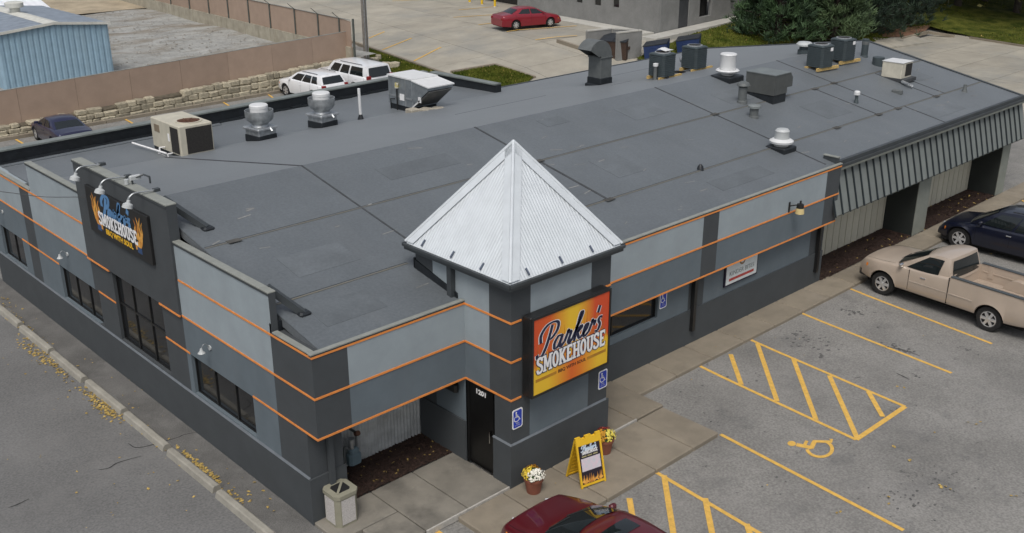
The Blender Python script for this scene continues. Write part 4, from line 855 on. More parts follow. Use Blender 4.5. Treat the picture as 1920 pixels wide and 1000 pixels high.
vent((1808,172),'cone_boot','small dark pipe boot near the right roof corner',[(.14,-.05),(.07,.12),(.06,.28),(.001,.28)],greyv)
vent((1313,318),'cone_boot','tiny black cone boot on the seam above the long fascia',[(.12,-.05),(.08,.1),(.03,.16),(.001,.16)],flash)
vent((1413,148),'cone_boot','tiny black cone boot beside the white drum fan',[(.12,-.05),(.1,.08),(.03,.26),(.001,.26)],flash)
vent((1228,150),'vent_stub','white-topped pipe in front of the condenser by the duct',[(.09,-.05),(.07,.05),(.07,.5)],greyv,[(.07,.5),(.1,.52),(.1,.62),(.001,.64)],white_m)
p = RF(1432,190); t = thing('hooded_unit', 'dark grey boxy ventilator with overhanging hood on the near slope', 'ventilator', (21.95,3.85,roof_z(22,4.4)-.1))
mb = MB(); mb.cbox(.0,0,-.1,.8,1.18,.3,.02); mb.build('curb', flash, t)
mb = MB(); mb.prism([(-.02,-.02,.3),(.8,-.02,.3),(.8,-.02,.5),(1.12,-.02,.5),(1.12,-.02,.82),(.96,-.02,1.0),(-.02,-.02,1.0)], (0,1.2,0)); mb.build('housing', mat('hood_grey', (.075,.08,.077), .55, var=.1, scale=3), t)
mb = MB(); mb.box(-.04,-.04,1.0,.96,1.2,1.03); mb.build('lid', mat('hood_lid', (.16,.18,.18), .5), t)
p = RF(1675,152); t = thing('window_unit', 'cream window-style air conditioner lying near the right roof edge', 'air conditioner', (29.6,3.0,roof_z(30,3.4)))
mb = MB(); mb.cbox(0,0,.08,.85,.85,.68,.02); mb.build('cabinet', mat('cream_enamel', (.55,.52,.43), .5, var=.1), t); mb = MB(); mb.box(-.02,-.02,.68,.87,.87,.7); mb.build('lid', white_m, t)
mb = MB(); mb.box(.3,-.012,.14,.8,0,.62); mb.build('grille', coil, t); mb = MB(); mb.box(-.05,-.2,-.05,.9,.9,.08); mb.build('skid', seam_d, t)
mb = MB(); mb.tube(catmull([(-.05,-.1,.1),(-.2,-.45,.06),(-.15,-.6,.0)], 4), .07, 8); tag(mb.build('flex_pipe', galv, loc=(29.6,3.0,roof_z(30,2.6)+.05)), 'short bent foil pipe beside the cream window unit', 'pipe')
p = RF(1682,175); mb = MB(); mb.cbox(-.08,-.2,-.02,.08,.2,.14,.03); tag(mb.build('junction_box', greyv, loc=p, rz=.2), 'small grey box lying alone on the right part of the roof', 'box')
mb = MB(); mb.tube(catmull([RF(1250,148),RF(1262,141)+Vector((0,0,.1)),RF(1272,139)+Vector((0,0,.08)),RF(1284,136)], 5), .05, 7); tag(mb.build('hose', blackm), 'coiled black line between the two condensers', 'hose')
mb = MB(); p = RF(1279,121); mb.lathe([(.001,.3),(.09,.28),(.14,.12),(.1,0),(.001,0)], n=10); tag(mb.build('foil_wrap', galv, loc=p+Vector((0,0,.1)), smooth=True), 'foil-wrapped bundle beside the far condenser', 'wrap')

# ================================================================ STREET FURNITURE
t = thing('trash_can', 'tan concrete trash can with white pebble panels at the building corner', 'trash can', (.47,-.33,.03))
tan = mat('tan_concrete', (.25,.24,.18), .8, var=.1); peb = mat('pebble_panel', (.5,.475,.45), .9, var=.25, scale=60, bump=.6, bscale=70)
a = .27; c = .085; P = [(-a+c,-a),(a-c,-a),(a,-a+c),(a,a-c),(a-c,a),(-a+c,a),(-a,a-c),(-a,-a+c)]
mb = MB(); mb.prism([(x,y,0) for x,y in P], (0,0,.68)); mb.build('body', tan, t)
mb = MB(); mb.prism([(x*1.08,y*1.08,.68) for x,y in P], (0,0,.08)); mb.add([(x*1.08,y*1.08,.76) for x,y in P]+[(x*.62,y*.62,.77) for x,y in P], [(i,(i+1)%8,8+(i+1)%8,8+i) for i in range(8)]); mb.build('lid', tan, t)
mb = MB(); mb.quad(*[(x*.66,y*.66,.767) for x,y in P]); mb.build('opening', mat('bin_dark', .008, .9), t); mb = MB(); M = Matrix.Rotation(R(45), 4, 'Z'); mb.box(-.25,-.02,.765,.25,.03,.782,M=M); mb.build('crossbar', tan, t)
for k in range(4): mb = MB(); mb.box(-.165,-a-.008,.06,.165,-a+.01,.64, M=Matrix.Rotation(k*math.pi/2, 4, 'Z')); mb.build('pebble_panel', peb, t)
terra = mat('terracotta', (.22,.075,.045), .8, var=.15, scale=5)
def pot(loc, label, cols, seed):
    random.seed(seed); t = thing('flower_pot', label, 'flower pot', loc, group='flower pots by the entrance')
    mb = MB(); mb.lathe([(.001,0),(.15,0),(.2,.3),(.22,.31),(.225,.38),(.2,.38),(.18,.3),(.001,.3)], n=20); mb.build('pot', terra, t, smooth=True, auto=40)
    lf = MB()
    for i in range(140):
        d = Vector((random.gauss(0,1),random.gauss(0,1),abs(random.gauss(0,1)))).normalized()*.2; p = Vector((0,0,.38))+d; u = d.orthogonal().normalized()*.03; v = d.cross(u).normalized()*.05; lf.quad(p-u,p-v,p+u,p+v)
    lf.build('leaves', mat('pot_leaf', (.04,.08,.02), .7, var=.4), t)
    for ci, (col, ang, spread) in enumerate(cols):
        fm = mat('petal_%s' % col[0], col[1], .7, var=.25, scale=30); mb = MB()
        for i in range(95):
            th = R(ang)+random.uniform(-spread,spread); ph = random.uniform(-.1,1.3); d = Vector((math.cos(th)*math.cos(ph), math.sin(th)*math.cos(ph), math.sin(ph)*.75)); p = Vector((0,0,.42))+d*random.uniform(.2,.27)
            u = d.orthogonal().normalized(); v = d.cross(u); s = .026
            mb.add([p+(u*math.cos(k*1.047)+v*math.sin(k*1.047))*s for k in range(6)]+[p+d*.014], [(k,(k+1)%6,6) for k in range(6)])
        mb.build('blossoms', fm, t)
    return t
pot((4.12,-2.32,0), 'terracotta pot of white and yellow flowers left of the A-frame sign', [(('white',(.78,.76,.66)),-110,1.2),(('yellow',(.70,.52,.05)),140,.8),(('orange',(.55,.27,.02)),50,.8)], 1)
pot((6.45,-2.3,0), 'terracotta pot of orange and yellow flowers behind the A-frame sign', [(('orange',(.55,.27,.02)),170,1.0),(('lemon',(.72,.60,.10)),-70,.9),(('red',(.40,.06,.05)),50,.8)], 2)
random.seed(11)
# A-frame sign
f1, f2, b1 = onz((1092,917),.0), onz((1134,902),.0), onz((1062,888),.0); ux = (f2-f1).normalized(); wdt = .66
nb = Vector((-ux.y, ux.x, 0)); t = thing('a_frame_sign', 'yellow A-frame sidewalk sign with menu board and flames', 'sign', f1.lerp(f2,.5)+nb*.3, math.atan2(ux.y, ux.x))
yel = mat('yellow_plastic', (.72,.44,.02), .45, var=.06); H = 1.12
def panel(sgn, parent):
    mb = MB(); M = Matrix.Translation((0,-.3*sgn,0)) @ Matrix.Rotation(R(-15*sgn), 4, 'X'); h = H/math.cos(R(15))
    for a in ((-.33,-.02,.0,-.29,.02,h-.06),(.29,-.02,0,.33,.02,h-.06),(-.29,-.02,.03,.29,.02,.08),(-.29,-.02,h-.2,.29,.02,h-.06),(-.29,-.008,.08,.29,.008,h-.2)): mb.box(*a, M=M)
    for x0, x1 in ((-.33,-.2),(-.08,.08),(.2,.33)): mb.box(x0,-.02,h-.06,x1,.02,h, M=M)
    for k in range(7): mb.box(-.27,(-.014 if sgn < 0 else .008),.14+k*.11,.27,(-.008 if sgn < 0 else .014),.16+k*.11, M=M)
    return mb.build('panel', yel, parent), M
pb, Mb = panel(-1, t); pf, Mf = panel(1, t)
mb = MB(); mb.box(-.28,-.014,.085,.28,-.009,.95, M=Mf); bd = mb.build('poster', mat('poster_black', (.015,.01,.02), .5), pf)
mb = MB(); mb.box(-.25,-.018,.37,.25,-.014,.66, M=Mf); mb.build('menu_panel', mat('menu_white', (.6,.64,.68), .5, var=.15, scale=14, rgb2=(.66,.52,.58)), pf)
Mt = Mf @ Matrix(((1,0,0,0),(0,0,-1,-.017),(0,1,0,0),(0,0,0,1)))
script('lettering', Mt @ Matrix.Translation((-.2,.83,0)), .12, .2, mat('pale_blue_print', (.5,.6,.7), .6), pf); slabword('lettering', 'SMOKEHOUSE', Mt @ Matrix.Translation((0,.75,0)), .42, .075, whitep, pf, .002)
mb = MB()
for k in range(3): mb.box(-.22+k*.15,-.017,.69,-.1+k*.15,-.0145,.72, M=Mf)
mb.build('print_lines', mat('print_olive', (.3,.27,.14), .6), pf); mb = MB()
for k in range(40): flame(mb, random.uniform(-.26,.26), .09+random.uniform(0,.04), .06, random.uniform(.05,.2), random.uniform(0,.001))
mb.v = [tuple(Mt @ Vector(v)) for v in mb.v]; mb.build('flames', flm, pf)
# gas meter
t = thing('gas_meter', 'blue grey gas meter with pipes against the corrugated porch wall', 'gas meter', (1.72,1.0,.03)); gm = mat('meter_blue', (.14,.20,.23), .5, var=.1)
mb = MB(); mb.cbox(-.16,-.12,.22,.16,.1,.5,.05).cbox(-.12,-.1,.5,.12,.08,.62,.04); mb.build('meter_body', gm, t); mb = MB(); mb.cyl((-.05,-.02,.62),(-.05,-.02,.8),.06,12); mb.cyl((-.05,-.02,.8),(-.05,-.02,.86),.08,12); mb.build('regulator', galv, t)
mb = MB(); mb.tube([(.1,0,.6),(.1,0,.95),(.1,.22,.95),(.1,.22,2.0)], .03, 8).tube([(-.1,0,.6),(-.22,0,.7),(-.22,.1,.0)], .03, 8); mb.build('pipe', greyv, t); mb = MB(); mb.cyl((.1,.0,.92),(.1,-.1,.98),.06,10); mb.build('valve', rust, t)
# wheel stops
ws = mat('wheel_stop_concrete', (.29,.275,.235), .9, var=.12, scale=4, rnd=.06, bump=.2, bscale=50)
ends = [(16.35,14.15),(13.95,11.8),(11.65,9.42),(9.28,7.08),(6.98,4.72),(4.6,2.4),(2.3,.05),(-.05,-2.3)]
mb = MB(); Lw = 2.14; prof = [(-.12,0),(.12,0),(.085,.13),(.05,.155),(-.05,.155),(-.085,.13)]
mb.prism([(x,-Lw/2,z) for x,z in prof], (0,Lw,0)); wme = mb.mesh('wheel_stop', ws)
nm = ['farthest wheel stop beside the left wall','second wheel stop from the far left','third wheel stop from the far left, leaves around it','fourth wheel stop from the far left, opposite the tall window','fifth wheel stop from the far left, thick leaf pile at its end','third wheel stop from the bottom edge, opposite the corner window','second wheel stop from the bottom edge, leaves along it','wheel stop nearest the building corner at the bottom edge']
for k, (y1, y0) in enumerate(ends):
    yc = (y0+y1)/2; tag(put('wheel_stop', wme, loc=(-.93+random.uniform(-.02,.02), yc, hgt(-.93,yc)-.003), rz=random.uniform(-.012,.012)), nm[k], 'wheel stop', 'wheel stops along the left wall')
# ================================================================ VEHICLES (local: forward +Y, left -X, origin on the ground at mid wheelbase)
tyrem = mat('tyre', .012, .85, var=.2); rimm = mat('alloy_rim', .62, .25, metal=.6, var=.1); wellm = mat('wheel_well', .006, .95); carglass = mat('car_glass', (.012,.016,.017), .04, var=.05, spec=.7)
lampclear = mat('headlamp', (.55,.57,.6), .12, var=.2, scale=12, spec=.8); amber = mat('amber_lens', (.7,.22,.02), .25); redlens = mat('red_lens', (.22,.01,.012), .25, var=.1); plast = mat('black_plastic', .02, .6, var=.1); chr2 = mat('car_chrome', .7, .12, metal=1, var=.05)
def paint(name, rgb, metal=.3, rough=.32): return mat(name, rgb, rough, metal=metal, var=.03, scale=2, coat=.7)
def lerp_t(tab, y):
    if y <= tab[0][0]: return tab[0][1]
    for (a, p), (b, q) in zip(tab, tab[1:]):
        if y <= b: t = (y-a)/(b-a); t = t*t*(3-2*t)*.5+t*.5; return p+(q-p)*t
    return tab[-1][1]
WHEELS = {}
def wheel_meshes(r, wd, spokes):
    k = (r, wd, spokes)
    if k in WHEELS: return WHEELS[k]
    M = Matrix.Rotation(math.pi/2, 4, 'Y'); h = wd/2; rr = r*.66
    mb = MB(); mb.lathe([(rr,-h*.9),(r*.93,-h),(r,-h*.75),(r,h*.75),(r*.93,h),(rr,h*.9),(rr*.97,h*.6),(rr*.97,-h*.6),(rr,-h*.9)], n=32, M=M); ty = mb.mesh('wheel', tyrem, True); ty.set_sharp_from_angle(angle=R(50))
    mb = MB(); mb.lathe([(rr*.99,-h*.93),(rr*.9,-h*.95),(rr*.88,-h*.5),(rr*.3,-h*.45),(.001,-h*.45)], n=32, mi=1, M=M); mb.lathe([(rr*1.0,-h*.92),(rr*.86,-h*.97),(rr*.86,-h*.8)], n=32, M=M)
    for i in range(spokes):
        a = 2*math.pi*i/spokes; d = Vector((0,math.cos(a),math.sin(a))); e = Vector((0,-math.sin(a),math.cos(a))); o = Vector((-h*.9,0,0))
        w1, w2 = rr*.16, rr*.13*(1.6 if spokes < 6 else 1.2); P = [o+d*rr*.12-e*w1, o+d*rr*.12+e*w1, o+d*rr*.9+e*w2, o+d*rr*.9-e*w2]
        mb.prism([p+Vector((.05,0,0)) for p in P], (-.055,0,0))
    mb.lathe([(rr*.22,-h*.85),(rr*.2,-h*1.02),(.001,-h*1.04)], n=14, M=M); ri = mb.mesh('rim', [rimm, wellm])
    WHEELS[k] = (ty, ri); return ty, ri
def car(name, label, cat, loc, rz, S, group=None):
    t = thing(name, label, cat, loc, rz, group); pm_ = S['paint']; W = S['W']/2; wb = S['wb']/2; yf, yr = wb+S['fo'], -wb-S['ro']; r = S['r']; ra = r*1.17
    top, sh = S['top'], S.get('sh', .1); sill = S.get('sill', .22); bed = S.get('bed')
    ysn = set([yr+(yf-yr)*i/56 for i in range(57)])
    for c in (-wb, wb):
        for k in range(-8, 9): ysn.add(c+ra*math.sin(k/8*math.pi/2))
    for e in (.02,.05,.1,.16): ysn.add(yf-e); ysn.add(yr+e)
    ysn = [(y, 0) for y in sorted(ysn)]
    if bed: ysn = [y for y in ysn if abs(y[0]-bed[0]) > .02 and abs(y[0]-bed[1]) > .02] + [(bed[0],0),(bed[0],1),(bed[1],1),(bed[1],2)]; ysn.sort()
    def ring(y, flag):
        fa = max(0, 1-(yf-y)/.75); rb = max(0, 1-(y-yr)/.6); w_ = W*(1-.17*fa**2.2-.1*rb**2.4)
        zt = lerp_t(top, y); ze = .06*max(0, 1-(yf-y)/.12)**2+.05*max(0, 1-(y-yr)/.1)**2
        zl = sill+.06*fa+.05*rb
        for c in (-wb, wb):
            d = abs(y-c)
            if d < ra: zl = max(zl, r+math.sqrt(ra*ra-d*d)*.97)
        zt -= ze; zs = zt-sh; zm = max(zl+.03, min(.52, zs-.12)); zl = min(zl, zs-.06); zm = min(zm, zs-.02)
        flare = 0
        for c in (-wb, wb):
            d = abs(y-c)/(ra*1.25)
            if d < 1: flare = max(flare, S.get('flare', .02)*(1-d*d))
        inb = bed and ((bed[0] < y < bed[1]) or flag == 1)
        if inb: return [Vector(p) for p in ((w_*.95+flare,y,zl),(w_+flare,y,zm),(w_*.99,y,(zm+zs)/2),(w_*.975,y,zs),(w_*.965,y,zt-.01),(w_*.93,y,zt),(w_*.86,y,zt-.005),(w_*.855,y,bed[2]),(w_*.4,y,bed[2]),(0,y,bed[2]))]
        cr = S.get('crown', .035)
        return [Vector(p) for p in ((w_*.95+flare,y,zl),(w_+flare,y,zm),(w_*1.0+flare*.4,y,(zm+zs)/2),(w_*.985,y,zs),(w_*.955,y,zs+(zt-zs)*.55),(w_*.88,y,zt-.012),(w_*.7,y,zt+cr*.35),(w_*.45,y,zt+cr*.75),(w_*.2,y,zt+cr*.97),(0,y,zt+cr))]
    rows = []
    for y, fl in ysn:
        h = ring(y, fl if fl != 2 else 0); rows.append(h+[Vector((-p.x,p.y,p.z)) for p in h[-2::-1]])
    mb = MB(); mb.grid(rows)
    for rw in (rows[0], rows[-1]):
        n = len(rw); mid = [Vector((p.x*.9, p.y, p.z)) for p in rw]
        mb.add(rw, [tuple(range(n)) if rw is rows[-1] else tuple(range(n-1,-1,-1))])
    body = mb.build('body', pm_, t, smooth=True, auto=38)
    mb = MB(); mb.box(-W*.86,yr+.12,.2,W*.86,yf-.15,.42)
    for c in (-wb, wb): mb.box(-W*.9,c-ra,.3,-W*.55,c+ra,r+ra*.9).box(W*.55,c-ra,.3,W*.9,c+ra,r+ra*.9)
    if bed: mb = MB(); mb.box(-W*.8,yr+.2,.3,W*.8,yf-.3,.5)
    mb.build('underbody', wellm, t)
    # greenhouse
    C = S['cab']; zb, H = C['zb'], S['H']; xb, xt = W*C.get('xb',.93), W*C.get('xt',.74)
    def side(s, v, sg=1):
        yb = C['yb'][0]+(C['yb'][1]-C['yb'][0])*s; yt = C['yt'][0]+(C['yt'][1]-C['yt'][0])*s
        bow = .035*math.sin(math.pi*s); x0 = xb*(1-.06*(1-s)**3-.05*s**4)+0; x1 = xt*(1-.05*(1-s)**2-.06*s**3)
        vv = v; zt_ = H-.045-.07*(1-s)**3*(1 if C.get('arch',1) else .3)-.06*s**3*C.get('rdrop',1)
        z = zb+(zt_-zb)*vv; x = x0+(x1-x0)*(vv**1.25)+.02*math.sin(math.pi*vv); return Vector((sg*x, yb+(yt-yb)*vv, z))
    def front(u, v, s):
        p = side(s, v, 1); q = Vector((p.x*u, p.y, p.z)); b = (1-u*u)*(S.get('bow', .14) if s == 0 else .08)*(1 if s == 0 else -1); return q+Vector((0, b*(1-.35*v), .02*(1-u*u)*v))
    def roofp(s, u):
        p = side(s, 1, 1); q = Vector((p.x*u, p.y, p.z+S.get('rc',.05)*(1-u*u)*min(1,4*min(s+.1,1.1-s))**.5)); 
        b = (1-u*u)*(.65*S.get('bow', .14)*(1-s)**6-.052*s**6); return q+Vector((0,b,.0))
    gb = MB(); N = 14; V = 5
    for sg in (1,-1): gb.grid([[side(i/N, j/V, sg) for j in range(V+1)] for i in range(N+1)] if sg > 0 else [[side(i/N, j/V, sg) for j in range(V,-1,-1)] for i in range(N+1)])
    for s in (0,1): gb.grid([[front(-1+2*i/10, j/V, s) for j in range(V+1)] for i in range(11)])
    gb.grid([[roofp(i/N, -1+2*j/10) for j in range(11)] for i in range(N+1)])
    cab = gb.build('cabin', pm_, t, smooth=True); me = cab.data
    import bmesh as _b; bm = _b.new(); bm.from_mesh(me); _b.ops.remove_doubles(bm, verts=bm.verts[:], dist=.012); _b.ops.recalc_face_normals(bm, faces=bm.faces[:]); bm.to_mesh(me); bm.free(); me.set_sharp_from_angle(angle=R(50))
    def pane(f, u0, u1, v0, v1, off, nu=8, nv_=4, taper=0, m=None, name='window'):
        P = []
        for i in range(nu+1):
            row = []
            for j in range(nv_+1):
                v = v0+(v1-v0)*j/nv_; a = u0+taper*(v-v0); b = u1-taper*(v-v0); row.append(f(a+(b-a)*i/nu, v)+off)
            P.append(row)
        mb = MB(); mb.grid(P); return mb.build(name, m or carglass, t, smooth=True)
    for sg in (1,-1):
        for (a, b) in C['win']: pane(lambda s, v: side(s, v, sg), a, b, .1, .86, Vector((sg*.012,0,.006)))
    pane(lambda u, v: front(u, v, 0), -.9, .9, .04, .93, Vector((0,.012,.012)), name='windshield')
    if C.get('rear', True): pane(lambda u, v: front(u, v, 1), -.86, .86, C.get('rv0',.12), .86, Vector((0,-.014,.012)), name='rear_window')
    if S.get('sunroof'):
        P = [[roofp(a+(b_-a)*0, 0) for a in (0,)] for b_ in (0,)]; mb = MB(); s0, s1 = S['sunroof']; mb.grid([[roofp(s0+(s1-s0)*i/4, -.62+1.24*j/6)+Vector((0,0,.008)) for j in range(7)] for i in range(5)]); mb.build('sunroof', carglass, t, smooth=True)
    if S.get('rails'):
        for sg in (1,-1): mb = MB(); mb.tube([side(.2+.65*i/6, 1, sg)*1+Vector((-sg*.06,0,.05)) for i in range(7)], .018, 6); mb.build('roof_rail', plast, t)
    ty, ri = wheel_meshes(r, S.get('tw', .22), S.get('spokes', 5))
    for c in (-wb, wb):
        for sg in (1,-1):
            wl = put('wheel', ty, t, (sg*(W-S.get('tw', .22)/2-.02), c, r), math.pi if sg > 0 else 0); put('rim', ri, wl)
    # lamps, mirrors, handles, plates
    zt_f = lerp_t(top, yf-.18)
    for sg in (1,-1):
        wf = W*(1-.17*max(0,1-.1/.75)**2.2); mb = MB(); hz = S.get('hz', zt_f-.2); x0, x1 = sg*W*.5, sg*W*.855
        mb.prism([(x0,yf-.02,hz),(x1,yf-.2,hz+.02),(x1,yf-.28,hz+.15),(x0,yf-.08,hz+.13)] if sg > 0 else [(x0,yf-.08,hz+.13),(x1,yf-.28,hz+.15),(x1,yf-.2,hz+.02),(x0,yf-.02,hz)], (0,.045,.01)); mb.build('headlight', lampclear, t)
        mb = MB(); xa, xb_ = sg*W*.86, sg*W*.945; mb.box(min(xa,xb_),yf-.4,hz+.0,max(xa,xb_),yf-.27,hz+.1); mb.build('turn_signal', amber, t)
        tz = S.get('tz', lerp_t(top, yr+.1)-.28); mb = MB(); mb.cbox(min(sg*W*.68,sg*W*.93),yr-.012,tz,max(sg*W*.68,sg*W*.93),yr+.16,tz+S.get('th',.16),.02); mb.build('taillight', redlens, t)
        p = side(.1, .05, sg); mb = MB(); mb.cbox(min(p.x,p.x+sg*.2)+.0,p.y-.07,p.z+.02,max(p.x,p.x+sg*.17),p.y+.04,p.z+.13,.03); mb.build('mirror', S.get('mirror', pm_), t)
        for s in S.get('handles', (.42,.75)):
            q = side(s, 0, sg); mb = MB(); mb.cbox(min(sg*W*.975,sg*W*1.012),q.y-.09,q.z-.14,max(sg*W*.975,sg*W*1.012),q.y+.09,q.z-.105,.008); mb.build('door_handle', S.get('handle_m', pm_), t)
    yc = C['yb'][0]+.02
    for sg in (1,-1):
        mb = MB(); P = [ring(yc+(yf-.22-yc)*i/12, 0)[5] for i in range(13)]; mb.grid([[Vector((sg*(p.x+.004),p.y,p.z+.006)), Vector((sg*(p.x-.006),p.y,p.z+.006))] for p in P]); mb.build('hood_gap', wellm, t)
        mb = MB(); p0, p1 = front(.08 if sg > 0 else -.6, .06, 0), front(.72 if sg > 0 else .02, .2, 0); mb.cyl(p0+Vector((0,.02,.025)), p1+Vector((0,.02,.03)), .01, 5); mb.build('wiper', plast, t)
        for s in [C['win'][0][0]-.02]+[(a[1]+b[0])/2 for a, b in zip(C['win'], C['win'][1:])]+[C['win'][-1][1]+.03]:
            if bed: break
            yy = side(s, 0, sg).y; q = ring(yy, 0); mb = MB(); mb.grid([[Vector((sg*(p.x+.005), yy-.005, p.z)), Vector((sg*(p.x+.005), yy+.005, p.z))] for p in q[1:5]]); mb.build('door_gap', wellm, t)
    mb = MB(); mb.cbox(-W*.5,yf-.1,S.get('gz', zt_f-.3),W*.5,yf+.012,S.get('gz', zt_f-.3)+.14,.02); mb.build('grille', plast, t)
    return t, side, roofp
sedan = lambda P, **k: dict(dict(paint=P, W=1.80, H=1.45, wb=2.75, fo=.95, ro=1.08, r=.325, top=[(-2.45,.78),(-2.36,.98),(-1.6,1.06),(-1.3,1.08),(.85,1.02),(1.2,.96),(2.1,.78),(2.32,.62)], cab=dict(zb=.95, yb=(1.15,-1.85), yt=(.3,-.95), win=((.08,.42),(.46,.82)), xt=.70)), **k)
maroon = paint('maroon_paint', (.10,.006,.012), .1); t_, sd_, rp_ = car('maroon_car', 'dark maroon sedan with sunroof at the bottom edge in front of the porch', 'car', (3.02,-5.55,-.12), 0, sedan(maroon, sunroof=(.22,.5), fo=.9, W=1.84))
car('red_sedan', 'bright red sedan parked by the grey building behind', 'car', (0,0,0), 0, sedan(paint('red_paint', (.24,.008,.02), .15), wb=2.78, W=1.82, H=1.47, spokes=7))
ra_, rb_ = G(963.5,57.5), G(1034,51.5); hd = (rb_-ra_); hd.z = 0; hd.normalize(); rt_ = Vector((hd.y,-hd.x,0)); o = bpy.data.objects['red_sedan']; o.location = (ra_+rb_)/2-rt_*.8; o.location.z = hgt(o.location.x,o.location.y)+.045; o.rotation_euler.z = math.atan2(-hd.x, hd.y); o.rotation_euler.y = 0
bw = G(66,264); car('blue_sedan', 'dark blue sedan parked nose to the stone wall, behind the rear parapet', 'car', (bw.x+.83,bw.y-1.28,hgt(bw.x,bw.y)), R(-3), sedan(paint('navy_violet_paint', (.014,.016,.055), .25), W=1.7, H=1.37, wb=2.55, fo=.9, ro=1.0, top=[(-2.3,.74),(-2.2,.93),(-1.5,1.0),(-1.2,1.02),(.8,.96),(1.1,.9),(1.95,.74),(2.2,.58)], cab=dict(zb=.9, yb=(1.05,-1.75), yt=(.3,-.75), win=((.1,.46),(.5,.78)), xt=.70)))
white_p = paint('white_paint', (.78,.79,.80), .0, .3)
sw_ = G(537,181); car('white_crossover', 'small white crossover with black roof rails parked at the stone wall', 'car', (sw_.x+.9,sw_.y-1.35,hgt(sw_.x,sw_.y)), R(2), dict(paint=white_p, W=1.84, H=1.62, wb=2.69, fo=.9, ro=.92, r=.36, sill=.3, spokes=5, rails=True, tz=.95, th=.14, flare=.03,
    top=[(-2.28,.95),(-2.2,1.08),(-1.5,1.14),(.8,1.12),(1.15,1.07),(2.0,.92),(2.25,.7)], cab=dict(zb=1.02, yb=(1.2,-2.14), yt=(.35,-1.8), win=((.1,.40),(.43,.68),(.71,.88)), xt=.75, rdrop=.6, rv0=.2)))
car('white_suv', 'large white SUV with roof rack bars parked next to the white crossover', 'car', (sw_.x+3.7,sw_.y-1.25,hgt(sw_.x+3.7,sw_.y)), R(2), dict(paint=white_p, W=1.96, H=1.84, wb=3.02, fo=.95, ro=1.2, r=.39, sill=.36, spokes=5, rails=True, tz=1.0, th=.3, crown=.03,
    top=[(-2.72,1.1),(-2.65,1.22),(-1.5,1.26),(.75,1.25),(1.2,1.2),(2.2,1.12),(2.45,.9)], cab=dict(zb=1.16, yb=(1.25,-2.62), yt=(.62,-2.46), win=((.08,.30),(.34,.55),(.59,.9)), xt=.83, rdrop=.2, arch=0, rv0=.05)))
navy_p = paint('midnight_paint', (.003,.005,.017), .1); cw = onz((1795,467), -.12)
car('navy_crossover', 'midnight blue crossover with silver wheels beside the tan pickup, cut by the right edge', 'car', (cw.x+.93,cw.y-1.42,-.12), R(-1), dict(paint=navy_p, W=1.92, H=1.72, wb=2.85, fo=.85, ro=1.0, r=.39, sill=.3, spokes=6, flare=.05, handle_m=chr2, rails=True,
    top=[(-2.4,.95),(-2.3,1.08),(-1.4,1.14),(.7,1.08),(1.05,1.03),(2.0,.9),(2.25,.66)], cab=dict(zb=1.04, yb=(1.15,-2.2), yt=(.25,-1.75), win=((.1,.42),(.45,.72),(.75,.86)), xt=.72)))
# pickup
tanp = paint('champagne_paint', (.47,.39,.315), .15, .3); fw, rw = onz((1651,553),-.12), onz((1848,621),-.12); mid = (fw+rw)/2; ht = math.atan2(-(fw.x-rw.x), fw.y-rw.y)
pk, sd_, rp_ = car('pickup_truck', 'champagne tan regular cab pickup truck with empty open bed', 'truck', (mid.x+.97*math.cos(ht),mid.y+.97*math.sin(ht),-.12), ht, dict(paint=tanp, W=2.0, H=1.83, wb=3.52, fo=.92, ro=1.18, r=.385, tw=.25, sill=.42, spokes=6, flare=.045, sh=.09, crown=.05, hz=.82, gz=.72, tz=.85, th=.36, handles=(.55,), handle_m=chr2, mirror=chr2,
    bed=(-2.85,-.42,.78), bow=.24, top=[(-2.94,1.2),(-2.86,1.3),(-.45,1.3),(-.4,1.27),(.9,1.2),(1.3,1.18),(2.2,1.12),(2.5,1.08),(2.64,.96)],
    cab=dict(zb=1.12, yb=(1.42,-.4), yt=(.38,-.26), win=((.17,.78),), xt=.80, xb=.95, rdrop=.3, rv0=.12)))
for sg in (1,-1): mb = MB(); mb.box(min(sg*.84,sg*.985),-2.86,1.3,max(sg*.84,sg*.985),-.44,1.325); mb.build('bed_rail_cap', mat('rail_grey', (.06,.07,.075), .6), pk)
for sg in (1,-1):
    mb = MB(); rows = []
    for k in range(11):
        a = math.pi*k/10; rows.append([Vector((sg*x,-1.76+.46*math.cos(a),.78+.36*math.sin(a))) for x in (.86,.62)])
    mb.grid(rows); mb.add([rows[k][1] for k in range(11)], [tuple(range(11)) if sg < 0 else tuple(range(10,-1,-1))]); mb.build('wheel_tub', tanp, pk, smooth=True, auto=40)
mb = MB()
for k in range(13): x = -.8+k*.1333; mb.box(x-.03,-2.83,.781,x+.03,-.46,.795)
mb.build('bed_ribs', tanp, pk)
for sg in (1,-1): mb = MB(); mb.box(min(sg*.84,sg*.86),-2.8,1.05,max(sg*.84,sg*.86)+.0,-.5,1.08).box(min(sg*.83,sg*.86),-.85,.9,max(sg*.83,sg*.86),-.7,1.28); mb.build('bed_stiffener', tanp, pk)
mb = MB(); mb.cbox(-.87,2.38,.44,.87,2.73,.74,.1); mb.build('front_bumper', plast, pk); mb = MB(); mb.cbox(-.95,-3.12,.5,.95,-2.92,.68,.04); mb.build('rear_bumper', chr2, pk)
